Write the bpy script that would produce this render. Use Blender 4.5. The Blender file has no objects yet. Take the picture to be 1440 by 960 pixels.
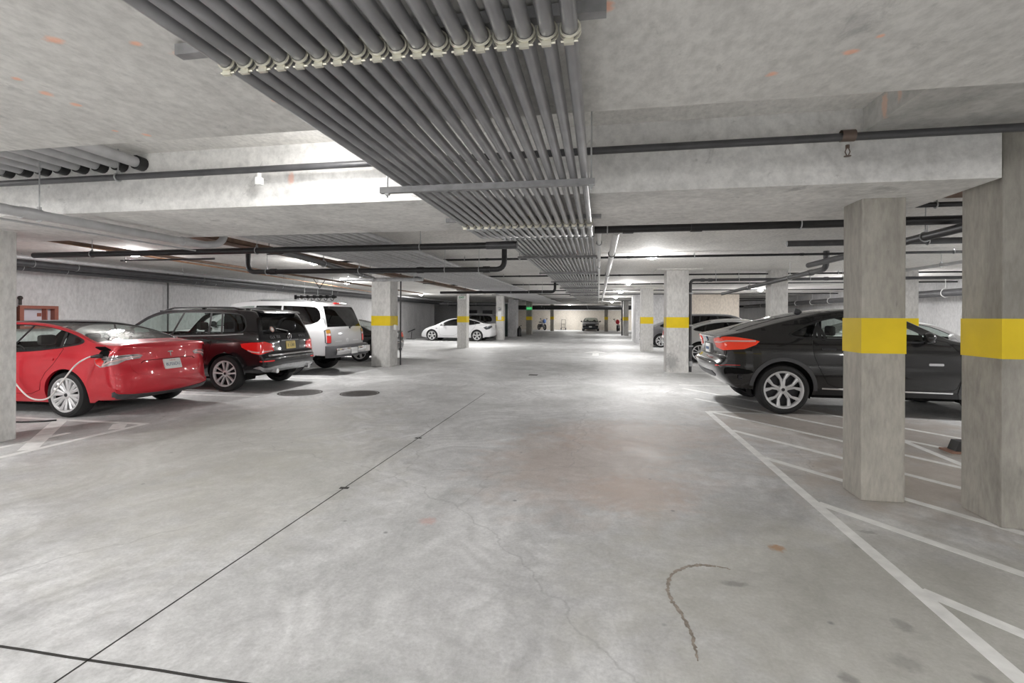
import bpy, bmesh, math, random
from mathutils import Vector, Matrix
from mathutils.geometry import delaunay_2d_cdt
random.seed(7)
scene = bpy.context.scene
COL = scene.collection
PI = math.pi

# ------------------------------------------------------------------ materials
MATS = {}
def new_mat(name):
    m = bpy.data.materials.new(name); m.use_nodes = True
    nt = m.node_tree
    return m, nt, nt.nodes['Principled BSDF'], nt.nodes['Material Output']

def N(nt, typ, **kw):
    n = nt.nodes.new(typ)
    for k, v in kw.items():
        if k.startswith('_'):
            setattr(n, k[1:], v)
        else:
            n.inputs[k.replace('__', ' ')].default_value = v
    return n

def srgb(r, g, b):
    def f(c):
        c /= 255.
        return c/12.92 if c <= .04045 else ((c+.055)/1.055)**2.4
    return (f(r), f(g), f(b), 1)

def simple(name, col, rough=.5, metal=0., coat=0., spec=.5, vary=.0, scale=8., bump=0., emit=None, estr=0.):
    if name in MATS: return MATS[name]
    m, nt, b, out = new_mat(name)
    b.inputs['Base Color'].default_value = col
    b.inputs['Roughness'].default_value = rough
    b.inputs['Metallic'].default_value = metal
    b.inputs['Coat Weight'].default_value = coat
    b.inputs['Coat Roughness'].default_value = .04
    b.inputs['Specular IOR Level'].default_value = spec
    tc = N(nt, 'ShaderNodeTexCoord')
    ns = N(nt, 'ShaderNodeTexNoise', Scale=scale, Detail=4.)
    nt.links.new(tc.outputs['Object'], ns.inputs['Vector'])
    if vary > 0:
        mx = N(nt, 'ShaderNodeMix', _data_type='RGBA', _blend_type='MULTIPLY')
        mx.inputs[0].default_value = 1.
        mx.inputs[6].default_value = col
        rp = N(nt, 'ShaderNodeValToRGB')
        rp.color_ramp.elements[0].position = .3; rp.color_ramp.elements[1].position = .7
        lo = 1-vary
        rp.color_ramp.elements[0].color = (lo, lo, lo, 1); rp.color_ramp.elements[1].color = (1, 1, 1, 1)
        nt.links.new(ns.outputs['Fac'], rp.inputs['Fac'])
        nt.links.new(rp.outputs['Color'], mx.inputs[7])
        nt.links.new(mx.outputs[2], b.inputs['Base Color'])
    if bump > 0:
        bp = N(nt, 'ShaderNodeBump', Strength=bump, Distance=.01)
        nt.links.new(ns.outputs['Fac'], bp.inputs['Height'])
        nt.links.new(bp.outputs['Normal'], b.inputs['Normal'])
    if name.endswith('car_paint'):
        # the inner side of the body shell is dark trim
        d = N(nt, 'ShaderNodeBsdfDiffuse'); d.inputs['Color'].default_value = (.012, .012, .012, 1)
        gm = N(nt, 'ShaderNodeNewGeometry'); ms = N(nt, 'ShaderNodeMixShader')
        nt.links.new(gm.outputs['Backfacing'], ms.inputs[0]); nt.links.new(b.outputs[0], ms.inputs[1]); nt.links.new(d.outputs[0], ms.inputs[2])
        nt.links.new(ms.outputs[0], out.inputs['Surface'])
    if emit:
        b.inputs['Emission Color'].default_value = emit
        b.inputs['Emission Strength'].default_value = estr
    MATS[name] = m
    return m

def glass(name, tint, rough=.02, refl=.9):
    if name in MATS: return MATS[name]
    m, nt, b, out = new_mat(name)
    nt.nodes.remove(b)
    tr = N(nt, 'ShaderNodeBsdfTransparent'); tr.inputs['Color'].default_value = tint
    gl = N(nt, 'ShaderNodeBsdfGlossy', Roughness=rough); gl.inputs['Color'].default_value = (refl, refl, refl, 1)
    fr = N(nt, 'ShaderNodeFresnel', IOR=1.5)
    mx = N(nt, 'ShaderNodeMixShader')
    nt.links.new(fr.outputs[0], mx.inputs[0]); nt.links.new(tr.outputs[0], mx.inputs[1]); nt.links.new(gl.outputs[0], mx.inputs[2])
    gm = N(nt, 'ShaderNodeNewGeometry')
    fo = math_(nt, 'MULTIPLY', fr.outputs[0], math_(nt, 'SUBTRACT', 1., gm.outputs['Backfacing']))
    nt.links.new(fo, mx.inputs[0])
    nt.links.new(mx.outputs[0], out.inputs['Surface'])
    MATS[name] = m
    return m

def ramp(nt, src, stops):
    r = N(nt, 'ShaderNodeValToRGB')
    els = r.color_ramp.elements
    while len(els) < len(stops): els.new(.5)
    for e, (p, c) in zip(els, stops):
        e.position = p; e.color = c if len(c) == 4 else (*c, 1)
    nt.links.new(src, r.inputs['Fac'])
    return r.outputs['Color']

def gray(v): return (v, v, v, 1)

def mixc(nt, fac, a, b, mode='MIX'):
    mx = N(nt, 'ShaderNodeMix', _data_type='RGBA', _blend_type=mode)
    for i, s in ((0, fac), (6, a), (7, b)):
        if isinstance(s, (int, float, tuple)): mx.inputs[i].default_value = s
        else: nt.links.new(s, mx.inputs[i])
    return mx.outputs[2]

def math_(nt, op, a, b=None):
    n = N(nt, 'ShaderNodeMath', _operation=op)
    for i, s in ((0, a), (1, b)):
        if s is None: continue
        if isinstance(s, (int, float)): n.inputs[i].default_value = s
        else: nt.links.new(s, n.inputs[i])
    return n.outputs[0]

def spot_mask(nt, vec, centre, rad, stretch=(1, 1, 1)):
    """1 inside a blotch with a ragged edge around centre"""
    ns = N(nt, 'ShaderNodeTexNoise', Scale=6./max(rad, .2), Detail=4.)
    nt.links.new(vec, ns.inputs['Vector'])
    sub = N(nt, 'ShaderNodeVectorMath', _operation='SUBTRACT'); nt.links.new(vec, sub.inputs[0]); sub.inputs[1].default_value = centre
    mul = N(nt, 'ShaderNodeVectorMath', _operation='MULTIPLY'); nt.links.new(sub.outputs[0], mul.inputs[0]); mul.inputs[1].default_value = stretch
    ln = N(nt, 'ShaderNodeVectorMath', _operation='LENGTH'); nt.links.new(mul.outputs[0], ln.inputs[0])
    d = math_(nt, 'DIVIDE', ln.outputs['Value'], rad)
    nz = math_(nt, 'MULTIPLY', ns.outputs['Fac'], 1.1)
    v = math_(nt, 'SUBTRACT', math_(nt, 'SUBTRACT', 1.45, nz), d)
    mr = N(nt, 'ShaderNodeMapRange'); nt.links.new(v, mr.inputs['Value']); mr.inputs['From Min'].default_value = 0.; mr.inputs['From Max'].default_value = .5
    return mr.outputs[0]

def concrete(name, base, streak=(1, 1, 1), contrast=.12, pits=.35, spots=(), rough=.75, warm=.0, board=0.):
    m, nt, b, out = new_mat(name)
    tc = N(nt, 'ShaderNodeTexCoord'); vec = tc.outputs['Object']
    mp = N(nt, 'ShaderNodeMapping'); mp.inputs['Scale'].default_value = streak; nt.links.new(vec, mp.inputs['Vector'])
    n1 = N(nt, 'ShaderNodeTexNoise', Scale=.9, Detail=8., Roughness=.6, Distortion=.6); nt.links.new(mp.outputs[0], n1.inputs['Vector'])
    n2 = N(nt, 'ShaderNodeTexNoise', Scale=14., Detail=6., Roughness=.65); nt.links.new(mp.outputs[0], n2.inputs['Vector'])
    c0 = tuple(base[i]*(1-contrast*1.6) for i in range(3)); c1 = tuple(min(1, base[i]*(1+contrast)) for i in range(3))
    col = ramp(nt, n1.outputs['Fac'], [(.28, c0), (.5, base[:3]), (.72, c1)])
    col = mixc(nt, .75, col, ramp(nt, n2.outputs['Fac'], [(.3, gray(.72)), (.62, gray(1.07))]), 'MULTIPLY')
    if pits > 0:
        n3 = N(nt, 'ShaderNodeTexNoise', Scale=3.4, Detail=5., Roughness=.7, Distortion=1.); nt.links.new(mp.outputs[0], n3.inputs['Vector'])
        v = N(nt, 'ShaderNodeTexVoronoi', Scale=5.5); nt.links.new(mp.outputs[0], v.inputs['Vector'])
        a = ramp(nt, v.outputs['Distance'], [(.04, gray(1)), (.13, gray(0))])
        bb = ramp(nt, n3.outputs['Fac'], [(.5, gray(0)), (.62, gray(1))])
        f = mixc(nt, 1., a, bb, 'MULTIPLY')
        f = mixc(nt, 1., f, gray(pits), 'MULTIPLY')
        col = mixc(nt, f, col, gray(.13))
        n4 = N(nt, 'ShaderNodeTexNoise', Scale=2.1, Detail=7., Roughness=.75, Distortion=1.4); nt.links.new(mp.outputs[0], n4.inputs['Vector'])
        g = ramp(nt, n4.outputs['Fac'], [(.60, gray(0)), (.7, gray(pits*.8))])
        col = mixc(nt, g, col, gray(.2))
    for (cen, rad, st, cc, am) in spots:
        mk = spot_mask(nt, vec, cen, rad, st)
        col = mixc(nt, math_(nt, 'MULTIPLY', mk, am), col, cc)
    nt.links.new(col, b.inputs['Base Color'])
    b.inputs['Roughness'].default_value = rough
    b.inputs['Specular IOR Level'].default_value = .3
    bp = N(nt, 'ShaderNodeBump', Strength=.25, Distance=.01); nt.links.new(n2.outputs['Fac'], bp.inputs['Height']); nt.links.new(bp.outputs[0], b.inputs['Normal'])
    MATS[name] = m
    return m

def floor_material():
    m, nt, b, out = new_mat('trowelled_concrete_floor')
    tc = N(nt, 'ShaderNodeTexCoord'); vec = tc.outputs['Object']
    n1 = N(nt, 'ShaderNodeTexNoise', Scale=.55, Detail=9., Roughness=.62, Distortion=.9); nt.links.new(vec, n1.inputs['Vector'])
    mp = N(nt, 'ShaderNodeMapping'); mp.inputs['Scale'].default_value = (1.25, .9, 1); mp.inputs['Rotation'].default_value = (0, 0, .5); nt.links.new(vec, mp.inputs['Vector'])
    n2 = N(nt, 'ShaderNodeTexNoise', Scale=1.9, Detail=10., Roughness=.72, Distortion=.7); nt.links.new(mp.outputs[0], n2.inputs['Vector'])
    n3 = N(nt, 'ShaderNodeTexNoise', Scale=45., Detail=4., Roughness=.7); nt.links.new(vec, n3.inputs['Vector'])
    base = ramp(nt, n1.outputs['Fac'], [(.27, (.41, .415, .41)), (.5, (.60, .60, .60)), (.73, (.75, .75, .755))])
    col = mixc(nt, .8, base, ramp(nt, n2.outputs['Fac'], [(.3, gray(.70)), (.5, gray(.97)), (.68, gray(1.12))]), 'MULTIPLY')
    n5 = N(nt, 'ShaderNodeTexNoise', Scale=11., Detail=8., Roughness=.75, Distortion=.5); nt.links.new(vec, n5.inputs['Vector'])
    col = mixc(nt, .5, col, ramp(nt, n3.outputs['Fac'], [(.3, gray(.70)), (.7, gray(1.18))]), 'MULTIPLY')
    col = mixc(nt, .5, col, ramp(nt, n5.outputs['Fac'], [(.3, gray(.72)), (.66, gray(1.16))]), 'MULTIPLY')
    # trowel swirls: rings about scattered centres
    vor = N(nt, 'ShaderNodeTexVoronoi', Scale=.62, _feature='SMOOTH_F1'); vor.inputs['Smoothness'].default_value = .12
    nt.links.new(vec, vor.inputs['Vector'])
    nw = N(nt, 'ShaderNodeTexNoise', Scale=2.2, Detail=3.); nt.links.new(vec, nw.inputs['Vector'])
    dd = math_(nt, 'ADD', vor.outputs['Distance'], math_(nt, 'MULTIPLY', nw.outputs['Fac'], .16))
    sw = math_(nt, 'SINE', math_(nt, 'MULTIPLY', dd, 95.))
    sw2 = math_(nt, 'SINE', math_(nt, 'MULTIPLY', dd, 21.))
    swc = ramp(nt, math_(nt, 'ADD', math_(nt, 'MULTIPLY', sw, .20), math_(nt, 'ADD', math_(nt, 'MULTIPLY', sw2, .22), .5)), [(0., gray(.80)), (1., gray(1.10))])
    msk = ramp(nt, n1.outputs['Fac'], [(.42, gray(.2)), (.58, gray(.95))])
    col = mixc(nt, msk, col, mixc(nt, 1., col, swc, 'MULTIPLY'))
    # stains that belong to the slab
    rust = (.50, .345, .26, 1); olive = (.40, .385, .31, 1); dark = (.20, .19, .18, 1)
    for cen, rad, st, cc, am in (
        ((-.1, 5.2, 0), 1.5, (1, .8, 1), rust, .34), ((.35, 4.4, 0), .65, (1, 1, 1), rust, .36), ((.4, 6.6, 0), 1.2, (.7, 1, 1), rust, .30),
        ((-1.25, 3.5, 0), .09, (1, 1, 1), (.6, .25, .2, 1), .35),
        ((-4.5, 5.5, 0), 2.2, (1, .6, 1), olive, .35), ((-2.9, 4.2, 0), 1.4, (1, .6, 1), olive, .3), ((1.5, 2.9, 0), 1.7, (.8, 1, 1), olive, .4),
        ((3.2, 5.2, 0), 1.6, (.8, 1, 1), (.43, .36, .29, 1), .6), ((3.4, 7.6, 0), 2., (.8, 1, 1), (.36, .30, .25, 1), .6),
        ((1.17, 3.52, 0), .07, (1, 1, 1), (.42, .24, .12, 1), .8),
        ((.78, 3.0, 0), .07, (.7, 1.6, 1), dark, .6), ((1.75, 3.65, 0), .08, (.8, 1.4, 1), dark, .4), ((1.9, 3.9, 0), .06, (.7, 1.5, 1), dark, .5),
        ((1.35, 2.45, 0), .08, (1, 1, 1), dark, .4), ((1.05, 2.3, 0), .05, (1, 1, 1), dark, .6), ((1.5, 2.75, 0), .07, (1.2, .8, 1), dark, .5),
        ((1.0, 2.05, 0), .06, (1, 1, 1), dark, .55), ((1.3, 1.95, 0), .05, (1, 1, 1), dark, .8), ((1.62, 2.4, 0), .05, (1, 1, 1), dark, .5)):
        mk = spot_mask(nt, vec, cen, rad, st)
        col = mixc(nt, math_(nt, 'MULTIPLY', mk, am), col, cc)
    # scattered small specks
    sp = N(nt, 'ShaderNodeTexVoronoi', Scale=2.3); nt.links.new(vec, sp.inputs['Vector'])
    spm = ramp(nt, sp.outputs['Distance'], [(.02, gray(.7)), (.05, gray(0))])
    col = mixc(nt, spm, col, gray(.16))
    # hairline cracks: edges of a very large warped cell pattern
    cw = N(nt, 'ShaderNodeTexNoise', Scale=3., Detail=6.); nt.links.new(vec, cw.inputs['Vector'])
    cadd = N(nt, 'ShaderNodeVectorMath', _operation='SCALE'); nt.links.new(cw.outputs['Color'], cadd.inputs[0]); cadd.inputs['Scale'].default_value = .35
    cv = N(nt, 'ShaderNodeVectorMath', _operation='ADD'); nt.links.new(vec, cv.inputs[0]); nt.links.new(cadd.outputs[0], cv.inputs[1])
    cr = N(nt, 'ShaderNodeTexVoronoi', Scale=.33, _feature='DISTANCE_TO_EDGE'); nt.links.new(cv.outputs[0], cr.inputs['Vector'])
    crm = ramp(nt, cr.outputs['Distance'], [(.0, gray(.30)), (.0016, gray(0))])
    col = mixc(nt, crm, col, gray(.2))
    nt.links.new(col, b.inputs['Base Color'])
    rr = ramp(nt, n2.outputs['Fac'], [(.3, gray(.48)), (.7, gray(.72))])
    nt.links.new(rr, b.inputs['Roughness'])
    b.inputs['Specular IOR Level'].default_value = .35
    bp = N(nt, 'ShaderNodeBump', Strength=.12, Distance=.01)
    hh = math_(nt, 'ADD', n3.outputs['Fac'], math_(nt, 'MULTIPLY', sw, .25))
    nt.links.new(hh, bp.inputs['Height']); nt.links.new(bp.outputs[0], b.inputs['Normal'])
    MATS['floor'] = m
    return m

ORANGE = (.95, .36, .16, 1)
M_floor = floor_material()
_sp = []
for (x, y, r, st) in ((-1.72, 1.57, 0.032, (1, 1.3, 1)), (-1.60, 1.66, 0.042, (.7, 1.2, 1)), (-2.49, 1.72, 0.028, (1, 1.2, 1)), (-2.52, 1.86, .035, (1, 1, 1)), (-2.51, 1.98, .03, (1, 1, 1)), (-2.53, 2.38, .03, (1, 1, 1)),
                      (-2.65, 2.3, .02, (1, 1, 1)), (.95, 2.08, 0.028, (.7, 1, 1)), (.71, 2.21, .03, (1, 1, 1)), (1.0, 1.98, .02, (1, 1, 1)), (.02, 1.64, 0.032, (1, .7, 1)), (-1.5, 2.1, 0.035, (.8, 1, 1)), (-2.0, 1.5, 0.035, (.8, 1, 1))):
    _sp.append(((x, y, 2.55), r, st, ORANGE, .5))
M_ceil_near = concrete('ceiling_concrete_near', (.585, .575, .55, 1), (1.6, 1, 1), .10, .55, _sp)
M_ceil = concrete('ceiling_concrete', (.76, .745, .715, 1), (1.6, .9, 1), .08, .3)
M_beam = concrete('beam_concrete', (.74, .735, .72, 1), (1, 1, 1), .15, .6, (((-2.75, 4.03, 2.77), .045, (1, 1, .6), (.8, .4, .3, 1), .6),))
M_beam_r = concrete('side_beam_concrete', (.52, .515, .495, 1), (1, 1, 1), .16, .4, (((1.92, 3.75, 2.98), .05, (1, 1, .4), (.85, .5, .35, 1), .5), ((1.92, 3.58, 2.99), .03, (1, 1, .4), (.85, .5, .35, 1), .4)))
M_wall = concrete('wall_concrete', (.66, .655, .66, 1), (1, 1, .5), .10, .15)
M_wall_cream = concrete('cream_wall_concrete', (.70, .63, .55, 1), (1, 1, .5), .06, .1)
M_wall_far = concrete('far_wall_concrete', (.66, .61, .54, 1), (1, 1, .4), .10, .1)
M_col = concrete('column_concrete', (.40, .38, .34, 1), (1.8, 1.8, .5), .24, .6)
M_colL = concrete('pale_column_concrete', (.66, .65, .63, 1), (1.4, 1.4, .6), .14, .25, (((1.98, 14.12, .3), .26, (1, 1, .8), (.25, .25, .25, 1), .6), ((2.3, 22.45, .3), .1, (1, 1, 1), (.25, .25, .25, 1), .6)))
M_yellow = simple('yellow_paint', srgb(236, 205, 3), .5, vary=.12, scale=4.)
M_white_line = simple('worn_white_road_paint', (.90, .90, .885, 1), .6, vary=.2, scale=9.)
M_joint = simple('dark_joint_sealant', (.035, .033, .03, 1), .8, vary=.3)
M_stain = simple('tyre_mark', (.37, .32, .27, 1), .7, vary=.5, scale=20.)
M_conduit = simple('grey_conduit_steel', (.31, .31, .32, 1), .30, .45, vary=.3, scale=5.)
M_galv = simple('galvanised_steel', (.55, .56, .57, 1), .38, .7, vary=.25, scale=12.)
M_strut = simple('dull_strut_steel', (.30, .30, .305, 1), .45, .4, vary=.3, scale=15.)
M_zinc = simple('pale_zinc_clamp', (.70, .68, .58, 1), .35, .6)
M_black_pipe = simple('black_iron_pipe', (.028, .028, .03, 1), .38, .1, vary=.3)
M_dgrey_pipe = simple('dark_grey_pipe', (.085, .085, .09, 1), .4, .15, vary=.3)
M_grey_pipe = simple('grey_pipe', (.52, .52, .53, 1), .42, .25, vary=.2)
M_white_pipe = simple('white_painted_pipe', (.72, .72, .71, 1), .4, 0, vary=.15)
M_copper = simple('copper_pipe', (.62, .36, .22, 1), .4, .6, vary=.3)
M_brown = simple('rusty_brown_steel', (.23, .145, .10, 1), .6, .1, vary=.4)
M_brass = simple('bronze_fitting', (.16, .12, .10, 1), .45, .5)
M_lampbody = simple('lamp_housing', (.75, .75, .75, 1), .4)
M_lampglow = simple('lamp_diffuser', (1, 1, 1, 1), .4, emit=(1, .97, .92, 1), estr=30.)
M_rubber = simple('tyre_rubber', (.022, .022, .023, 1), .75, vary=.2, scale=30.)
M_alloy = simple('silver_alloy', (.72, .72, .73, 1), .32, .35)
M_alloy_dark = simple('dark_grey_alloy', (.05, .05, .055, 1), .35, .5)
M_chrome = simple('chrome', (.82, .82, .83, 1), .08, 1.)
M_trim = simple('black_plastic_trim', (.014, .014, .015, 1), .4)
M_matte = simple('matte_black', (.010, .010, .010, 1), .9, spec=.1)
M_dkgrey_plastic = simple('dark_grey_plastic', (.075, .075, .08, 1), .5)
M_seat = simple('dark_seat_fabric', (.035, .033, .033, 1), .7)
M_red_car = simple('red_car_paint', (.60, .012, .026, 1), .34, .1, .8)
M_black_car = simple('black_car_paint', (.008, .008, .0095, 1), .22, 0., 1.)
M_grey_black_car = simple('charcoal_car_paint', (.014, .0135, .014, 1), .25, .3, 1.)
M_white_car = simple('white_car_paint', (.62, .62, .63, 1), .3, 0., 1.)
M_silver_car = simple('silver_car_paint', (.55, .55, .55, 1), .3, .4, 1.)
M_grey_car = simple('grey_car_paint', (.17, .17, .18, 1), .3, .3, 1.)
M_navy_car = simple('dark_blue_car_paint', (.02, .025, .035, 1), .25, .2, 1.)
M_glass = glass('clear_car_glass', (.86, .93, .90, 1))
M_glass_mid = glass('tinted_car_glass', (.62, .66, .64, 1))
M_glass_dark = glass('privacy_glass', (.05, .05, .055, 1))
M_glass_roof = glass('dark_roof_glass', (.02, .02, .02, 1))
M_red_lens = simple('red_lens', (.60, .012, .012, 1), .12, 0, 1., emit=(1, .02, .015, 1), estr=.12)
M_orange_red_lens = simple('bright_red_lens', (.78, .05, .02, 1), .12, 0, 1., emit=(1, .06, .02, 1), estr=.15)
M_clear_lens = simple('clear_lens', (.50, .46, .46, 1), .1, .4, 1.)
M_pink_lens = simple('pale_lens_strip', (.85, .55, .52, 1), .15, 0, 1.)
M_amber_lens = simple('amber_lens', (.55, .27, .04, 1), .15, 0, 1.)
M_plate = simple('licence_plate_white', (.80, .81, .80, 1), .4)
M_plate_y = simple('licence_plate_yellow', (.80, .62, .20, 1), .4)
M_ink = simple('plate_ink', (.05, .09, .20, 1), .5)
M_ink_dark = simple('dark_ink', (.02, .02, .02, 1), .5)
M_red_ink = simple('red_ink', (.6, .05, .04, 1), .5)
M_green = simple('green_sign', (.02, .45, .12, 1), .4, emit=(.05, 1, .25, 1), estr=.35)
M_sign_white = simple('white_sign', (.85, .86, .84, 1), .4)
M_redwood = simple('red_brown_painted_frame', (.33, .11, .075, 1), .5, vary=.2)
M_cable = simple('white_charging_cable', (.78, .77, .75, 1), .5)
M_wheelstop = simple('rubber_wheel_stop', (.05, .05, .05, 1), .7)
M_reddust = simple('red_brown_base', (.33, .19, .14, 1), .8)
M_iron = simple('cast_iron', (.06, .052, .048, 1), .55, .4, vary=.4, scale=30.)

# ------------------------------------------------------------------ mesh building
class MB:
    def __init__(self): self.v = []; self.f = []
    def add(self, verts, faces):
        o = len(self.v); self.v += [tuple(p) for p in verts]; self.f += [tuple(i+o for i in f) for f in faces]
        return self
    def box(self, x0, x1, y0, y1, z0, z1, ch=0.):
        if ch <= 0:
            return self.add([(x0,y0,z0),(x1,y0,z0),(x1,y1,z0),(x0,y1,z0),(x0,y0,z1),(x1,y0,z1),(x1,y1,z1),(x0,y1,z1)],
                [(0,3,2,1),(4,5,6,7),(0,1,5,4),(1,2,6,5),(2,3,7,6),(3,0,4,7)])
        bm = bmesh.new()
        bmesh.ops.create_cube(bm, size=1.)
        for v in bm.verts:
            v.co = Vector(((x0+x1)/2+v.co.x*(x1-x0), (y0+y1)/2+v.co.y*(y1-y0), (z0+z1)/2+v.co.z*(z1-z0)))
        bmesh.ops.bevel(bm, geom=bm.edges[:], offset=ch, segments=2, affect='EDGES', profile=.6)
        self.from_bm(bm); bm.free(); return self
    def from_bm(self, bm, M=None):
        bm.verts.ensure_lookup_table(); bm.verts.index_update()
        vs = [(M @ v.co) if M else v.co.copy() for v in bm.verts]
        return self.add(vs, [[v.index for v in f.verts] for f in bm.faces])
    def tube(self, pts, r, seg=10, caps=True):
        pts = [Vector(p) for p in pts]
        n = len(pts); rings = []
        t0 = (pts[1]-pts[0]).normalized()
        up = Vector((0,0,1)) if abs(t0.z) < .9 else Vector((1,0,0))
        a = t0.cross(up).normalized()
        for i in range(n):
            if i == 0: t = t0
            elif i == n-1: t = (pts[-1]-pts[-2]).normalized()
            else: t = ((pts[i]-pts[i-1]).normalized()+(pts[i+1]-pts[i]).normalized()).normalized()
            a = (a - t*a.dot(t)).normalized(); b = t.cross(a)
            rr = r[i] if isinstance(r, (list, tuple)) else r
            rings.append([pts[i]+(a*math.cos(2*PI*k/seg)+b*math.sin(2*PI*k/seg))*rr for k in range(seg)])
        vs = [p for ring in rings for p in ring]; fs = []
        for i in range(n-1):
            for k in range(seg):
                k2 = (k+1) % seg
                fs.append((i*seg+k, i*seg+k2, (i+1)*seg+k2, (i+1)*seg+k))
        if caps:
            fs.append(tuple(range(seg-1, -1, -1))); fs.append(tuple((n-1)*seg+k for k in range(seg)))
        return self.add(vs, fs)
    def lathe(self, prof, origin, axis='y', seg=40, closed=False, sgn=1):
        """prof: (radius, offset along the axis)"""
        ox, oy, oz = origin; vs = []; fs = []
        n = len(prof)
        for k in range(seg):
            a = 2*PI*k/seg
            for (r, h) in prof:
                if axis == 'y': vs.append((ox+r*math.cos(a), oy+h*sgn, oz+r*math.sin(a)))
                elif axis == 'z': vs.append((ox+r*math.cos(a), oy+r*math.sin(a), oz+h))
                else: vs.append((ox+h, oy+r*math.cos(a), oz+r*math.sin(a)))
        for k in range(seg):
            k2 = (k+1) % seg
            for i in range(n if closed else n-1):
                j = (i+1) % n
                fs.append((k*n+i, k*n+j, k2*n+j, k2*n+i))
        return self.add(vs, fs)
    def ball(self, c, r, sx=1, sy=1, sz=1, seg=14):
        bm = bmesh.new(); bmesh.ops.create_uvsphere(bm, u_segments=seg, v_segments=max(6, seg//2), radius=r)
        self.from_bm(bm, Matrix.Translation(c) @ Matrix.Diagonal((sx, sy, sz, 1))); bm.free(); return self
    def prism(self, poly, y0, y1):
        """polygon in x,z extruded along y"""
        n = len(poly)
        vs = [(x, y0, z) for x, z in poly]+[(x, y1, z) for x, z in poly]
        fs = [tuple(range(n)), tuple(range(2*n-1, n-1, -1))]+[(i, n+i, n+(i+1) % n, (i+1) % n) for i in range(n)]
        return self.add(vs, fs)

def obj(name, mb, mat, parent=None, smooth=True, ang=35., loc=None, recalc=False):
    me = bpy.data.meshes.new(name)
    if isinstance(mb, MB):
        me.from_pydata(mb.v, [], mb.f)
    else:
        mb.to_mesh(me)
    if recalc:
        bm = bmesh.new(); bm.from_mesh(me)
        bmesh.ops.recalc_face_normals(bm, faces=bm.faces[:]); bm.to_mesh(me); bm.free()
    me.materials.append(mat)
    if smooth:
        me.polygons.foreach_set('use_smooth', [True]*len(me.polygons))
        me.set_sharp_from_angle(angle=math.radians(ang))
    me.update()
    o = bpy.data.objects.new(name, me); COL.objects.link(o)
    if parent: o.parent = parent
    if loc: o.location = loc
    return o

def tag(o, label=None, cat=None, group=None, kind=None):
    if label: o['label'] = label
    if cat: o['category'] = cat
    if group: o['group'] = group
    if kind: o['kind'] = kind
    return o

def struct(name, mb, mat, **k):
    o = obj(name, mb, mat, smooth=False, **k); o['kind'] = 'structure'; return o

def empty(name, loc=(0, 0, 0), rz=0., label=None, cat=None, group=None):
    o = bpy.data.objects.new(name, None); COL.objects.link(o)
    o.location = loc; o.rotation_euler = (0, 0, rz); o.empty_display_size = .2
    return tag(o, label, cat, group)

def text_mesh(body, size, depth=.002, bold=0.):
    """lettering as (verts, faces) in the x,y plane, centred"""
    cu = bpy.data.curves.new('lettering', 'FONT'); cu.body = body; cu.size = size; cu.align_x = 'CENTER'; cu.align_y = 'CENTER'; cu.offset = bold; cu.resolution_u = 3
    o = bpy.data.objects.new('lettering', cu); COL.objects.link(o)
    dg = bpy.context.evaluated_depsgraph_get(); dg.update()
    me = bpy.data.meshes.new_from_object(o.evaluated_get(dg))
    vs = [v.co.copy() for v in me.vertices]; fs = [tuple(p.vertices) for p in me.polygons]
    bpy.data.objects.remove(o); bpy.data.curves.remove(cu); bpy.data.meshes.remove(me)
    return vs, fs

def arc_pts(path, fillet, seg=6):
    """round the corners of a polyline"""
    P = [Vector(p) for p in path]; out = [P[0]]
    for i in range(1, len(P)-1):
        a, b, c = P[i-1], P[i], P[i+1]
        d0 = (a-b).normalized(); d1 = (c-b).normalized()
        f = min(fillet, (a-b).length*.49, (c-b).length*.49)
        p0 = b+d0*f; p2 = b+d1*f
        for k in range(seg+1):
            t = k/seg
            out.append(p0*(1-t)**2+b*2*t*(1-t)+p2*t**2)
    out.append(P[-1])
    return out
# ------------------------------------------------------------------ cars
def tab(t, x):
    n = len(t)
    if x <= t[0][0]: return t[0][1]
    if x >= t[-1][0]: return t[-1][1]
    for i in range(n-1):
        if t[i][0] <= x <= t[i+1][0]: break
    h = t[i+1][0]-t[i][0]; d = (t[i+1][1]-t[i][1])/h
    def slope(k):
        if k == 0 or k == n-1: return d
        a = (t[k][1]-t[k-1][1])/(t[k][0]-t[k-1][0]); b = (t[k+1][1]-t[k][1])/(t[k+1][0]-t[k][0])
        return 0 if a*b <= 0 else 2*a*b/(a+b)
    m0, m1 = slope(i), slope(i+1); u = (x-t[i][0])/h
    return (2*u**3-3*u*u+1)*t[i][1]+(u**3-2*u*u+u)*h*m0+(-2*u**3+3*u*u)*t[i+1][1]+(u**3-u*u)*h*m1

def catmull(P, m):
    out = []
    n = len(P)
    for i in range(n-1):
        p0 = P[max(0, i-1)]; p1 = P[i]; p2 = P[i+1]; p3 = P[min(n-1, i+2)]
        def dist(a, b): return max(1e-4, math.hypot(a[0]-b[0], a[1]-b[1]))**.5
        t1 = dist(p0, p1) if i > 0 else dist(p1, p2); t2 = dist(p1, p2); t3 = dist(p2, p3) if i < n-2 else t2
        for k in range(m if i < n-2 else m+1):
            u = k/m; r = []
            for c in (0, 1):
                m1 = t2*((p1[c]-p0[c])/t1-(p2[c]-p0[c])/(t1+t2)+(p2[c]-p1[c])/t2) if i > 0 else (p2[c]-p1[c])
                m2 = t2*((p2[c]-p1[c])/t2-(p3[c]-p1[c])/(t2+t3)+(p3[c]-p2[c])/t3) if i < n-2 else (p2[c]-p1[c])
                r.append((2*u**3-3*u*u+1)*p1[c]+(u**3-2*u*u+u)*m1+(-2*u**3+3*u*u)*p2[c]+(u**3-u*u)*m2)
            for c in range(2, len(p1)):
                r.append(p1[c]*(1-u)+p2[c]*u)
            out.append(tuple(r))
    return out

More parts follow.
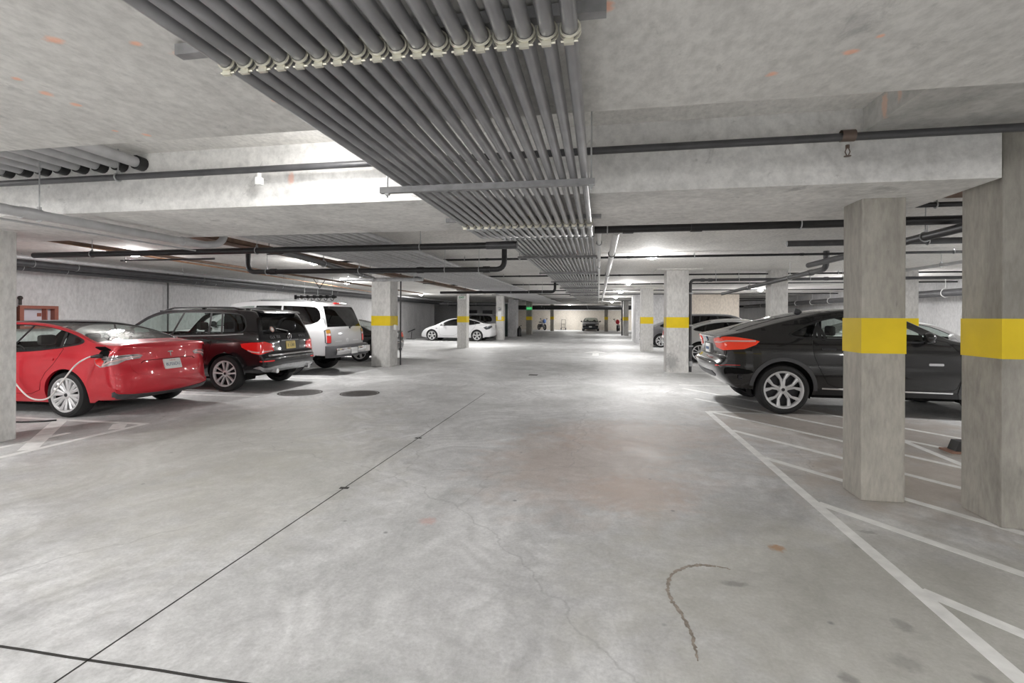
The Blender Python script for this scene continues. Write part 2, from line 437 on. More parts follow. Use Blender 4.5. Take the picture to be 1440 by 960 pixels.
def chaikin(P, it=2, q=.25):
    for _ in range(it):
        o = []
        for i in range(len(P)):
            a, b = P[i], P[(i+1) % len(P)]
            o.append((a[0]*(1-q)+b[0]*q, a[1]*(1-q)+b[1]*q)); o.append((a[0]*q+b[0]*(1-q), a[1]*q+b[1]*(1-q)))
        P = o
    return P

def area2(P): return sum(P[i][0]*P[(i+1) % len(P)][1]-P[(i+1) % len(P)][0]*P[i][1] for i in range(len(P)))

def inset_poly(P, d):
    s = 1 if area2(P) > 0 else -1
    o = []; n = len(P)
    for i in range(n):
        a, b, c = P[i-1], P[i], P[(i+1) % n]
        def nrm(p, q):
            dx, dy = q[0]-p[0], q[1]-p[1]; l = math.hypot(dx, dy) or 1; return (-dy/l*s, dx/l*s)
        n0, n1 = nrm(a, b), nrm(b, c)
        k = max(.4, 1+n0[0]*n1[0]+n0[1]*n1[1])
        o.append((b[0]+d*(n0[0]+n1[0])/k, b[1]+d*(n0[1]+n1[1])/k))
    return o

def clip(P, a, b, c):
    """keep a*x+b*y >= c"""
    o = []
    for i in range(len(P)):
        p, q = P[i], P[(i+1) % len(P)]
        fp, fq = a*p[0]+b*p[1]-c, a*q[0]+b*q[1]-c
        if fp >= 0: o.append(p)
        if fp*fq < 0:
            t = fp/(fp-fq); o.append((p[0]+(q[0]-p[0])*t, p[1]+(q[1]-p[1])*t))
    return o

def densify(P, step, closed=True):
    o = []
    for i in range(len(P) if closed else len(P)-1):
        a, b = P[i], P[(i+1) % len(P)]
        k = max(1, int(math.hypot(a[0]-b[0], a[1]-b[1])/step))
        for j in range(k): o.append((a[0]+(b[0]-a[0])*j/k, a[1]+(b[1]-a[1])*j/k))
    if not closed: o.append(P[-1])
    return o

def inside(P, x, y):
    r = False; n = len(P); j = n-1
    for i in range(n):
        xi, yi = P[i]; xj, yj = P[j]
        if (yi > y) != (yj > y) and x < (xj-xi)*(y-yi)/(yj-yi)+xi: r = not r
        j = i
    return r

class Region:
    def __init__(s, P):
        s.P = P; s.b = (min(p[0] for p in P), max(p[0] for p in P), min(p[1] for p in P), max(p[1] for p in P))
    def has(s, x, y):
        return s.b[0] <= x <= s.b[1] and s.b[2] <= y <= s.b[3] and inside(s.P, x, y)

def cdt(polys, grid_pts):
    vs = []; es = []
    for P in polys:
        o = len(vs); n = len(P)
        vs += [Vector(p) for p in P]; es += [(o+i, o+(i+1) % n) for i in range(n)]
    vs += [Vector(p) for p in grid_pts]
    r = delaunay_2d_cdt(vs, es, [], 0, 1e-6)
    return r[0], r[2]

def circle(cx, cz, r, n=40): return [(cx+r*math.cos(2*PI*k/n), cz+r*math.sin(2*PI*k/n)) for k in range(n)]

class Shape:
    """a car's outer skin: a side outline, half widths by height and along the length, rounded across the ends, roof and bonnet"""
    M = 5
    def __init__(s, sp):
        s.sp = sp; s.D = catmull(sp['sil'], s.M); s.n = len(s.D)
        s.I = []; s.nr = []
        for i in range(s.n):
            a = s.D[max(0, i-1)]; b = s.D[min(s.n-1, i+1)]
            tx, tz = b[0]-a[0], b[1]-a[1]; l = math.hypot(tx, tz) or 1
            nx, nz = -tz/l, tx/l
            s.nr.append((nx, nz)); s.I.append((s.D[i][0]-nx*s.D[i][2], s.D[i][1]-nz*s.D[i][2]))
        s.Ye = [s.Y(*p) for p in s.I]
    def Y(s, x, z): return tab(s.sp['wt'], z)*tab(s.sp['pt'], x)
    def strip(s, i, u):
        """i may be fractional"""
        i = max(0, min(s.n-1.0001, i)); k = int(i); f = i-k
        def lerp(a, b): return tuple(a[j]*(1-f)+b[j]*f for j in range(len(a)))
        D = lerp(s.D[k], s.D[k+1]); nr = lerp(s.nr[k], s.nr[k+1]); Ye = s.Ye[k]*(1-f)+s.Ye[k+1]*f
        c, e = D[2], D[3]; au = min(1., abs(u))
        dl = c*(1-(max(0., 1-au**e))**(1/e))
        return Vector((D[0]-nr[0]*dl, u*Ye, D[1]-nr[1]*dl))
    def end_index(s, z, rear=True):
        k0, k1 = s.sp['rear_k'] if rear else s.sp['front_k']
        rng = range(k0*s.M, k1*s.M)
        for i in rng:
            z0, z1 = s.D[i][1], s.D[i+1][1]
            if (z0-z)*(z1-z) <= 0 and abs(z1-z0) > 1e-6: return i+(z-z0)/(z1-z0)
        zs = [(abs(s.D[i][1]-z), i) for i in rng]
        return min(zs)[1]
    def end_point(s, yu, z, rear=True):
        i = s.end_index(z, rear); k = min(s.n-2, int(i)); f = i-k
        Ye = s.Ye[k]*(1-f)+s.Ye[k+1]*f
        if abs(yu) <= Ye: return s.strip(i, yu/Ye)
        ex = abs(yu)-Ye
        ix = s.I[k][0]*(1-f)+s.I[k+1][0]*f; iz = s.I[k][1]*(1-f)+s.I[k+1][1]*f
        x = ix+ex*(1 if rear else -1)
        return Vector((x, math.copysign(s.Y(x, iz), yu), iz))
    def side_point(s, x, z, sgn): return Vector((x, sgn*s.Y(x, z), z))
    def top_z(s, x):
        best = 0
        for i in range(s.n-1):
            a, b = s.D[i], s.D[i+1]
            if (a[0]-x)*(b[0]-x) <= 0 and abs(a[0]-b[0]) > 1e-6:
                best = max(best, a[1]+(b[1]-a[1])*(x-a[0])/(b[0]-a[0]))
        return best

def patch_mb(fn, poly, off=.006, step=.03, centre=(2.3, 0, .7)):
    """a thin raised panel that follows the skin: fn maps 2-D to the skin"""
    P = densify(poly, step); R = Region(P)
    x0, x1, y0, y1 = R.b; g = []
    nx, ny = int((x1-x0)/step), int((y1-y0)/step)
    for i in range(1, nx):
        for j in range(1, ny):
            p = (x0+(x1-x0)*i/nx, y0+(y1-y0)*j/ny)
            if R.has(*p): g.append(p)
    V, F = cdt([P], g)
    F = [f for f in F if R.has(sum(V[i][0] for i in f)/3, sum(V[i][1] for i in f)/3)]
    C = Vector(centre); top = []; bot = []
    for v in V:
        p = fn(v[0], v[1]); a = fn(v[0]+.004, v[1])-fn(v[0]-.004, v[1]); b = fn(v[0], v[1]+.004)-fn(v[0], v[1]-.004)
        nn = a.cross(b)
        if nn.length < 1e-9: nn = p-C
        nn.normalize()
        if nn.dot(p-C) < 0: nn = -nn
        top.append(p+nn*off); bot.append(p-nn*.004)
    mb = MB()
    ed = {}
    Fo = []
    for f in F:
        a, b, c = (top[i] for i in f)
        nn = (b-a).cross(c-a)
        if nn.dot((a+b+c)/3-C) < 0: f = tuple(reversed(f))
        Fo.append(tuple(f))
        for i in range(3):
            e = (f[i], f[(i+1) % 3])
            if (e[1], e[0]) in ed: del ed[(e[1], e[0])]
            else: ed[e] = 1
    n = len(V)
    mb.v = top+bot
    mb.f = Fo+[(b, a, a+n, b+n) for a, b in ed]
    return mb

def ribbon_poly(pts, w):
    """a band of width w along a 2-D polyline"""
    L = []; R = []
    for i in range(len(pts)):
        a = pts[max(0, i-1)]; b = pts[min(len(pts)-1, i+1)]
        dx, dy = b[0]-a[0], b[1]-a[1]; l = math.hypot(dx, dy) or 1
        L.append((pts[i][0]-dy/l*w/2, pts[i][1]+dx/l*w/2)); R.append((pts[i][0]+dy/l*w/2, pts[i][1]-dx/l*w/2))
    return L+R[::-1]

def rrect(cx, cy, w, h, r):
    P = [(cx-w/2, cy-h/2), (cx+w/2, cy-h/2), (cx+w/2, cy+h/2), (cx-w/2, cy+h/2)]
    o = []
    for i in range(4):
        a, b, c = P[i-1], P[i], P[(i+1) % 4]
        def tow(q): d = math.hypot(q[0]-b[0], q[1]-b[1]); return (b[0]+(q[0]-b[0])*r/d, b[1]+(q[1]-b[1])*r/d)
        p, q = tow(a), tow(c)
        o += [p, ((p[0]+2*b[0]+q[0])/4, (p[1]+2*b[1]+q[1])/4), q]
    return o

# ---- wheels
def spoke(mb, a0, a1, r0, r1, w0, w1, y0, y1, th, ridge, sgn):
    vs = []
    for (a, r, w, y) in ((a0, r0, w0, y0), (a1, r1, w1, y1)):
        ca, sa = math.cos(a), math.sin(a)
        for (dw, dy) in ((-w, -th), (-w, 0), (0, ridge), (w, 0), (w, -th)):
            vs.append((ca*r-sa*dw, sgn*(y+dy), sa*r+ca*dw))
    fs = [(i, (i+1) % 5, 5+(i+1) % 5, 5+i) for i in range(5)]+[(4, 3, 2, 1, 0), (5, 6, 7, 8, 9)]
    mb.add(vs, fs)

def make_wheel(root, x, y, R, w, rimR, style, sgn, alloy=None):
    al = alloy or M_alloy
    t = MB(); h = w/2
    t.lathe([(rimR+.005, -h*.8), (rimR+.02, -h*.95), (R*.86, -h), (R*.96, -h*.86), (R, -h*.55), (R, h*.55), (R*.96, h*.86), (R*.86, h), (rimR+.02, h*.95), (rimR+.005, h*.8)], (0, 0, 0), 'y', 44)
    tire = obj('wheel', t, M_rubber, root, loc=(x, y, R), recalc=False)
    d = MB(); d.lathe([(.0, sgn*h*.05), (rimR*.95, sgn*h*.05), (rimR*.97, -sgn*h*.8)], (0, 0, 0), 'y', 30)
    obj('brake_disc', d, M_alloy_dark, tire)
    r = MB()
    r.lathe([(rimR*.90, h*.55), (rimR*.93, h*.80), (rimR*.985, h*.92), (rimR+.012, h*.93), (rimR+.012, h*.75)], (0, 0, 0), 'y', 48, sgn=sgn)
    yo, yi = h*.80, h*.62
    if style == 'multi':
        for k in range(8):
            a = 2*PI*k/8+.2
            for s in (-1, 1):
                spoke(r, a+s*.10, a+s*.17, .045, rimR*.93, .016, .026, yi, yo, .03, .010, sgn)
    elif style == 'twin':
        for k in range(5):
            a = 2*PI*k/5+PI/2
            for s in (-1, 1):
                spoke(r, a+s*.34, a+s*.25, .06, rimR*.95, .012, .019, yi+.012, yo, .035, .008, sgn)
    elif style == 'petal':
        for k in range(5):
            a = 2*PI*k/5+.35
            for s in (-1, 1):
                spoke(r, a+s*.20, a+s*.15, .05, rimR*.60, .018, .017, yi+.015, yo-.005, .035, .008, sgn)
                spoke(r, a+s*.15, a+s*.33, rimR*.56, rimR*.95, .017, .030, yo-.006, yo, .035, .008, sgn)
    elif style == 'aero':
        for k in range(5):
            a = 2*PI*k/5+.3
            spoke(r, a, a, .05, rimR*.93, .016, .05, yi, yo, .02, .008, sgn)
    else:
        for k in range(6):
            a = 2*PI*k/6+.25
            spoke(r, a, a, .05, rimR*.93, .035, .035, yi, yo, .04, .012, sgn)
    r.lathe([(.0, yi+.022), (.035, yi+.020), (.07, yi+.004), (.075, yi-.04)], (0, 0, 0), 'y', 24, sgn=sgn)
    obj('rim', r, al, tire, ang=28, recalc=True)
    c = MB(); c.lathe([(.0, yi+.030), (.024, yi+.028), (.028, yi+.018)], (0, 0, 0), 'y', 20, sgn=sgn)
    obj('hub_cap', c, M_alloy_dark, tire, recalc=True)
    return tire

def seat_mb(x, y, zs, rear=False, wid=.46, zt=1.12):
    """facing +x"""
    m = MB()
    m.box(x, x+.5, y-wid/2, y+wid/2, zs, zs+.16, .05)
    b = MB(); b.box(-.07, .07, y-wid/2+.01, y+wid/2-.01, 0, zt-.33-zs, .05)
    a = .25
    for (px, py, pz) in b.v: pass
    o = len(m.v)
    m.v += [(x+.04+px*math.cos(a)-pz*math.sin(a), py, zs+.1+px*math.sin(a)+pz*math.cos(a)) for px, py, pz in b.v]
    m.f += [tuple(i+o for i in f) for f in b.f]
    hx = x+.05-(zt-.15-zs)*math.sin(a)
    for hy in ((y,) if not rear else (y-.38, y+.38)):
        m.box(hx-.045, hx+.05, hy-.12, hy+.12, zt-.17, zt+.0, .045)
    return m

def build_car(sp, name, label, paint, loc, rz, group=None, cat='car', interior=True, wheel_style='six', alloy=None, extras=None, simple_far=False):
    root = empty(name, loc, rz, label, cat, group)
    S = Shape(sp); M = Shape.M
    mats = {'body': paint, 'rear_bumper': paint, 'front_bumper': paint, 'tailgate': paint, 'boot_lid': paint, 'bonnet': paint, 'roof': paint,
            'rear_window': M_glass_mid, 'windscreen': M_glass, 'roof_glass': M_glass_roof, 'window_frame': M_trim, 'sill_trim': M_trim, 'front_door': paint, 'rear_door': paint}
    mats.update(sp.get('mats', {}))
    bms = {}; pid = {}
    def part_bm(p):
        if p not in bms: bms[p] = bmesh.new(); pid[p] = {}
        return bms[p]
    def vert(p, co):
        bm = part_bm(p); key = (round(co[0], 4), round(co[1], 4), round(co[2], 4))
        d = pid[p]
        if key not in d: d[key] = bm.verts.new(co)
        return d[key]
    def face(p, cos):
        vs = []
        for c in cos:
            v = vert(p, c)
            if v not in vs: vs.append(v)
        if len(vs) >= 3:
            try: bms[p].faces.new(vs)
            except ValueError: pass
    # strip across the car
    us = sorted(set([0, .16, .32, .48, .62, .74, .84, .90, .94, .97, .99, 1.] + sp.get('us', [])))
    full = [-u for u in us[:0:-1]]+us
    grid = [[S.strip(i, u) if abs(u) < 1 else Vector((S.I[i][0], u*S.Ye[i], S.I[i][1])) for u in full] for i in range(S.n)]
    for i in range(S.n-1):
        k = (i+.5)/M
        for j in range(len(full)-1):
            u = abs(full[j]+full[j+1])/2; p = 'body'
            for (q, k0, k1, u0, u1) in sp['strip']:
                if k0 <= k <= k1 and u0 <= u <= u1: p = q; break
            face(p, [grid[i][j], grid[i][j+1], grid[i+1][j+1], grid[i+1][j]])
    # sides
    zb0, zb1 = S.I[0], S.I[-1]
    bottom = [(zb1[0]+(zb0[0]-zb1[0])*t, tab(sp['sill'], zb1[0]+(zb0[0]-zb1[0])*t)) for t in [k/40 for k in range(1, 40)]]
    outline = [tuple(p) for p in S.I]+bottom
    arches = [circle(ax, sp['R']+.01, sp['Ra']) for ax in sp['axles']]
    dlo = chaikin(sp['dlo'], 2)
    inner = inset_poly(dlo, sp.get('frame_w', .022))
    z0, z1 = sp['belt'], sp['roofz']
    panes = []
    cuts = sp['cuts']
    for i in range(len(cuts)+1):
        P = inner
        if i > 0:
            xb, xt = cuts[i-1]; P = clip(P, z1-z0, -(xt-xb), (z1-z0)*(xb+.025)-(xt-xb)*z0)
        if i < len(cuts):
            xb, xt = cuts[i]; P = clip(P, -(z1-z0), (xt-xb), -((z1-z0)*(xb-.025)-(xt-xb)*z0))
        if len(P) > 2: panes.append(P)
    sides = [(n_, chaikin(P, 1) if n_.endswith('door') else P) for n_, P in sp.get('side', [])]
    step = .085; g = []
    x0 = min(p[0] for p in outline); x1 = max(p[0] for p in outline); zz0 = min(p[1] for p in outline); zz1 = max(p[1] for p in outline)
    RO = Region(outline)
    for i in range(int((x1-x0)/step)+1):
        for j in range(int((zz1-zz0)/(step*.7))+1):
            p = (x0+step*(i+.5*(j % 2)), zz0+step*.7*j)
            if RO.has(*p): g.append(p)
    polys = [outline]+arches+[dlo]+[P for P in panes]+[densify(P, .1) for _, P in sides]
    V, F = cdt(polys, g)
    RA = [Region(a) for a in arches]; RD = Region(dlo); RP = [Region(P) for P in panes]; RS = [(n_, Region(P)) for n_, P in sides]
    tris = {}
    for f in F:
        cx = sum(V[i][0] for i in f)/3; cz = sum(V[i][1] for i in f)/3
        if not RO.has(cx, cz) or any(a.has(cx, cz) for a in RA): continue
        p = 'body'
        if RD.has(cx, cz):
            p = 'window_frame'
            for i, r in enumerate(RP):
                if r.has(cx, cz): p = 'side_window|%d' % i; break
        else:
            for n_, r in RS:
                if r.has(cx, cz): p = n_; break
        tris.setdefault(p, []).append(f)
    for p, fl in tris.items():
        for sgn in (1, -1):
            q = p if p in ('body', 'rear_bumper', 'front_bumper') else '%s#%d' % (p, sgn)
            inw = .012 if p.startswith('side_window') else 0.
            part_bm(q)
            for f in fl:
                c = [Vector((V[i][0], sgn*(S.Y(V[i][0], V[i][1])-inw), V[i][1])) for i in f]
                nn = (c[1]-c[0]).cross(c[2]-c[0])
                if nn.y*sgn < 0: c.reverse()
                face(q, c)
    # arch lips
    for ax in sp['axles']:
        for sgn in (1, -1):
            prev = None
            for k in range(41):
                a = -.6+(PI+1.2)*k/40
                x = ax+sp['Ra']*math.cos(a); z = sp['R']+.01+sp['Ra']*math.sin(a)
                if z < tab(sp['sill'], x): prev = None; continue
                y = S.Y(x, z); cur = (Vector((x, sgn*y, z)), Vector((x, sgn*(y-.05), z)))
                if prev: face('body', [prev[0], cur[0], cur[1], prev[1]])
                prev = cur
    objs = {}
    C = Vector((sp['L']/2, 0, .65))
    for p, bm in bms.items():
        nm = p.split('#')[0].split('|')[0]
        bmesh.ops.remove_doubles(bm, verts=bm.verts[:], dist=2e-4)
        for f in bm.faces:
            f.normal_update()
            if f.normal.dot(f.calc_center_median()-C) < 0: f.normal_flip()
        if nm.endswith('door'):
            r = bmesh.ops.inset_region(bm, faces=bm.faces[:], thickness=.006, depth=0., use_boundary=True, use_even_offset=True)
            bmesh.ops.delete(bm, geom=r['faces'], context='FACES')
        mt = mats.get(nm, paint)
        if nm == 'side_window':
            gm = sp.get('pane_mats'); mt = gm[int(p.split('|')[1].split('#')[0])] if gm else M_glass_mid
        objs[p] = obj(nm, bm, mt, root, ang=sp.get('ang', 30))
        bm.free()
    # wheels and wells
    for ax in sp['axles']:
        for sgn in (1, -1):
            yw = sp['track']/2
            make_wheel(root, ax, sgn*yw, sp['R'], sp['tw'], sp['rim'], wheel_style, sgn, alloy)
    Rw = sp['Ra']+.012
    for ax in sp['axles']:
        for sgn in (1, -1):
            well = MB()
            yo = sp['track']/2+.02; yi = sp['track']/2-.28
            ring = []
            for k in range(25):
                a = -.35+(PI+.7)*k/24
                ring.append((ax+Rw*math.cos(a), sp['R']+.01+Rw*math.sin(a)))
            n = len(ring)
            vs = [(x, sgn*yo, z) for x, z in ring]+[(x, sgn*yi, z) for x, z in ring]
            fs = [(i, i+1, n+i+1, n+i) for i in range(n-1)]+[tuple(n+i for i in range(n))]
            well.add(vs, fs)
            obj('wheel_well', well, M_matte, root, smooth=False)
    tub = MB()
    zb = sp['ground']; xr, xf = sp['axles']; yi = sp['track']/2-.30
    tub.box(sp['sil'][0][0]+.25, sp['L']-.45, -yi, yi, zb, zb+.06)
    wb = S.Y((xr+xf)/2, sp['belt'])-.10; x_in0, x_in1 = xr+sp['Ra']+.03, xf-sp['Ra']-.03
    tub.box(x_in0, x_in1, -wb, wb, zb, zb+.06)
    zt = sp['belt']-.06
    for sgn in (1, -1):
        tub.add([(x_in0-.6, sgn*(wb), zb+.05), (x_in1, sgn*wb, zb+.05), (x_in1, sgn*wb, zt), (x_in0-.6, sgn*wb, zt)], [(0, 1, 2, 3)])
    xs0, xs1 = sp['cabin']
    tub.add([(xs1, -wb, zb), (xs1, wb, zb), (xs1+.25, wb*.95, zt+.03), (xs1+.25, -wb*.95, zt+.03)], [(0, 1, 2, 3)])
    tub.add([(xs0, -wb*.9, zb), (xs0, wb*.9, zb), (xs0, wb*.85, zt), (xs0, -wb*.85, zt)], [(0, 1, 2, 3)])
    tub.add([(xs0, -wb*.85, zt), (xs0, wb*.85, zt), (xs0-.5, wb*.75, zt), (xs0-.5, -wb*.75, zt)], [(0, 1, 2, 3)])
    obj('interior', tub, M_matte, root, smooth=False)
    if interior:
        fx, rx, zs, zh = sp['seats']
        for sy in (-.37, .37):
            obj('seat', seat_mb(fx, sy, zs, zt=zh), M_seat, root)
        obj('rear_seat', seat_mb(rx, 0, zs, True, 1.15, zh-.02), M_seat, root)
        sw = MB()
        for k in range(24):
            pass
        cy = .37; ring = []
        for k in range(25):
            a = 2*PI*k/24; ring.append((fx+.62-.09*math.sin(a), cy+.18*math.cos(a), zs+.48+.16*math.sin(a)))
        sw.tube(ring, .014, 6, False)
        sw.tube([(fx+.62, cy-.18, zs+.48), (fx+.62, cy+.18, zs+.48)], .02, 6); sw.tube([(fx+.62, cy, zs+.48), (fx+.95, cy, zs+.38)], .03, 6)
        obj('steering_wheel', sw, M_seat, root)
    # mirrors
    mx, mz = sp['mirror']
    for sgn in (1, -1):
        y = S.Y(mx, mz)
        m = MB(); m.ball((mx, sgn*(y+.13), mz+.08), .1, .75, 1.05, .78)
        m.tube([(mx+.03, sgn*(y-.03), mz-.01), (mx+.01, sgn*(y+.10), mz+.04)], .024, 8)
        obj('mirror', m, sp.get('mirror_mat') or paint, root, ang=60)
    # handles
    for (hx, hz) in sp['handles']:
        for sgn in (1, -1):
            door = 'front_door#%d' % sgn if hx > sp['handles'][0][0]+.01 or len(sp['handles']) == 1 else 'rear_door#%d' % sgn
            par = objs.get(door) or root
            P = rrect(hx, hz, .21, .032, .012)
            obj('handle', patch_mb(lambda a, b, sg=sgn: S.side_point(a, b, sg), P, .016, .02), sp.get('handle_mat') or paint, par)
    if extras: extras(root, S, objs, sp)
    return root, S, objs

def side_patch(root, S, name, poly, mat, off=.006, label=None, sides=(1, -1), step=.03):
    for sg in sides:
        o = obj(name, patch_mb(lambda a, b: S.side_point(a, b, sg), poly, off, step), mat, root)
        if label: o['label'] = label
def end_patch(root, S, name, poly, mat, off=.006, label=None, rear=True, mirror=True, step=.03):
    res = []
    for sg in ((1, -1) if mirror else (1,)):
        P = [(sg*a, b) for a, b in poly]
        o = obj(name, patch_mb(lambda a, b: S.end_point(a, b, rear), P, off, step), mat, root)
        if label: o['label'] = label
        res.append(o)
    return res
def end_text(parent, S, name, body, size, cy, cz, mat, rear=True, off=.012, mirror_x=True):
    vs, fs = text_mesh(body, size)
    mb = MB(); P = []
    for v in vs:
        # seen from behind the car its right-hand side (-y) lies to the viewer's right
        y = cy-v.x if rear else cy+v.x
        p = S.end_point(y, cz+v.y, rear); p = p+Vector((-off if rear else off, 0, 0)); P.append(p)
    mb.add(P, fs)
    return obj(name, mb, mat, parent, smooth=False)
def plate(root, S, cy, cz, w, h, mat, text, size, ink, rear=True, top=None, top_ink=None):
    """a flat number plate proud of the skin"""
    c = S.end_point(cy, cz, rear); lo = S.end_point(cy, cz-h/2, rear); hi = S.end_point(cy, cz+h/2, rear)
    s = -1 if rear else 1
    up = (hi-lo).normalized(); x = (min(lo.x, hi.x, c.x)-.012) if rear else (max(lo.x, hi.x, c.x)+.012)
    tilt = math.atan2(hi.x-lo.x, hi.z-lo.z)
    def P(a, b, d): # a across as read, b up, d outwards
        y = cy-a if rear else cy+a
        return Vector((c.x+s*(.014+d)+b*math.tan(tilt), y, cz+b))
    mb = MB()
    R = rrect(0, 0, w, h, .012)
    n = len(R)
    mb.add([P(a, b, .006) for a, b in R]+[P(a, b, -.02) for a, b in R], [tuple(range(n))]+[(i, (i+1) % n, n+(i+1) % n, n+i) for i in range(n)])
    o = obj('licence_plate', mb, mat, root, smooth=False, recalc=True)
    for (tx, sz, dz, ik) in [(text, size, -.008, ink)]+([(top, size*.42, h*.36, top_ink)] if top else []):
        vs, fs = text_mesh(tx, sz)
        t = MB(); t.add([P(v.x, v.y+dz, .008) for v in vs], fs)
        obj('lettering', t, ik, o, smooth=False)
    return o
# ---- car outlines: (x from the rear, height, corner rounding, roundness exponent)
FASTBACK = dict(L=4.69,
    sil=[(.45,.24,.03,3),(.20,.25,.05,3),(.05,.33,.22,2.3),(.0,.50,.30,2.15),(.015,.66,.30,2.1),(.06,.80,.27,2.15),(.085,.94,.22,2.3),(.105,1.055,.13,2.6),(.165,1.095,.06,3.),
         (.38,1.10,.045,3),(.60,1.135,.05,3),(1.0,1.268,.055,3),(1.4,1.365,.06,3),(1.8,1.422,.065,3),(2.2,1.44,.07,3),(2.6,1.42,.07,3),(2.95,1.335,.07,3),(3.25,1.20,.06,3),
         (3.55,1.035,.05,3),(3.7,.985,.06,3),(4.0,.91,.09,2.6),(4.35,.79,.14,2.5),(4.55,.66,.2,2.4),(4.66,.5,.24,2.3),(4.68,.36,.2,2.4),(4.6,.24,.06,3),(4.4,.21,.03,3)],
    wt=[(.15,.80),(.25,.86),(.4,.905),(.6,.925),(.8,.92),(.92,.895),(1.0,.86),(1.15,.765),(1.3,.675),(1.44,.59)],
    pt=[(0,.88),(.2,.935),(.5,.975),(.9,1),(3.8,1),(4.2,.97),(4.5,.9),(4.7,.8)],
    sill=[(0,.24),(.6,.22),(2.4,.20),(4.1,.2),(4.7,.22)], axles=(.98, 3.86), R=.335, Ra=.378, tw=.235, rim=.245, track=1.60, ground=.17,
    belt=.97, roofz=1.35, dlo=[(.70,1.10),(1.02,1.235),(1.4,1.325),(1.8,1.37),(2.2,1.38),(2.6,1.34),(2.9,1.24),(3.2,1.09),(3.42,.965),(3.3,.935),(2.5,.94),(1.7,.965),(1.1,1.03)],
    cuts=[(1.12,1.24),(2.06,1.90)], pane_mats=None, frame_w=.022,
    strip=[('rear_window',10,12,0,.93),('roof_glass',12,15,0,.93),('windscreen',15,18,0,.93),('boot_lid',4,10,0,.74),('rear_bumper',0,4,0,1),('bonnet',18,22,0,.84)],
    side=[('rear_bumper',[(-.2,0),(.66,0),(.64,.55),(.25,.70),(-.2,.70)]),('rear_door',[(2.10,.33),(2.10,1.06),(1.06,1.08),(1.12,.84),(1.38,.60),(1.46,.33)]),('front_door',[(2.14,.33),(2.14,1.06),(3.3,1.0),(3.40,.85),(3.38,.45),(3.28,.33)])],
    rear_k=(1, 8), front_k=(19, 25), cabin=(.95, 3.05), seats=(2.15, 1.25, .38, 1.20), mirror=(3.1, .95), handles=[(1.28,.86),(2.30,.84)], us=[.93, .74])

BOXY = dict(L=4.53,
    sil=[(.50,.36,.03,3),(.22,.36,.04,3),(.07,.43,.12,3),(.02,.56,.15,3),(.03,.70,.14,3),(.085,.76,.10,3),(.11,.86,.10,3),(.13,1.02,.10,3),(.18,1.15,.09,3.2),(.27,1.36,.08,3.5),(.36,1.54,.07,3.5),
         (.46,1.62,.05,3.5),(.8,1.655,.05,3.2),(1.5,1.672,.05,3.2),(2.2,1.672,.055,3),(2.6,1.64,.06,3),(2.9,1.54,.06,3),(3.2,1.34,.06,3),(3.45,1.15,.05,3),(3.6,1.105,.05,3),(3.95,1.075,.06,3),
         (4.25,1.01,.08,3),(4.42,.92,.12,2.8),(4.5,.72,.16,2.6),(4.52,.5,.16,2.6),(4.45,.34,.06,3),(4.2,.27,.03,3)],
    wt=[(.25,.84),(.4,.89),(.6,.915),(.8,.92),(1.0,.915),(1.12,.895),(1.3,.83),(1.5,.755),(1.67,.69)],
    pt=[(0,.93),(.3,.97),(.8,1),(3.6,1),(4.1,.97),(4.53,.86)],
    sill=[(0,.37),(.6,.32),(2.4,.27),(4.1,.27),(4.5,.28)], axles=(.94, 3.70), R=.36, Ra=.405, tw=.235, rim=.25, track=1.62, ground=.24,
    belt=1.12, roofz=1.56, dlo=[(.48,1.17),(.60,1.53),(.9,1.585),(1.5,1.595),(2.2,1.595),(2.6,1.56),(2.85,1.47),(3.12,1.29),(3.33,1.12),(3.0,1.10),(2.0,1.11),(1.0,1.14)],
    cuts=[(1.02,1.14),(1.32,1.40),(2.18,2.05)], pane_mats=None, frame_w=.022,
    strip=[('rear_window',8,10,0,.86),('windscreen',15,18,0,.93),('tailgate',5,11,0,.90),('rear_bumper',0,5,0,1),('bonnet',19,22,0,.86)],
    side=[('rear_bumper',[(-.2,0),(.60,0),(.58,.55),(.3,.76),(-.2,.76)]),('rear_door',[(2.16,.36),(2.16,1.2),(1.30,1.22),(1.24,.95),(1.36,.68),(1.50,.36)]),('front_door',[(2.20,.36),(2.20,1.2),(3.25,1.2),(3.3,.85),(3.24,.45),(3.14,.36)])],
    rear_k=(1, 11), front_k=(19, 25), cabin=(.80, 2.95), seats=(2.05, 1.15, .52, 1.38), mirror=(3.05, 1.10), handles=[(1.42,.98),(2.34,.97)], us=[.86, .90])

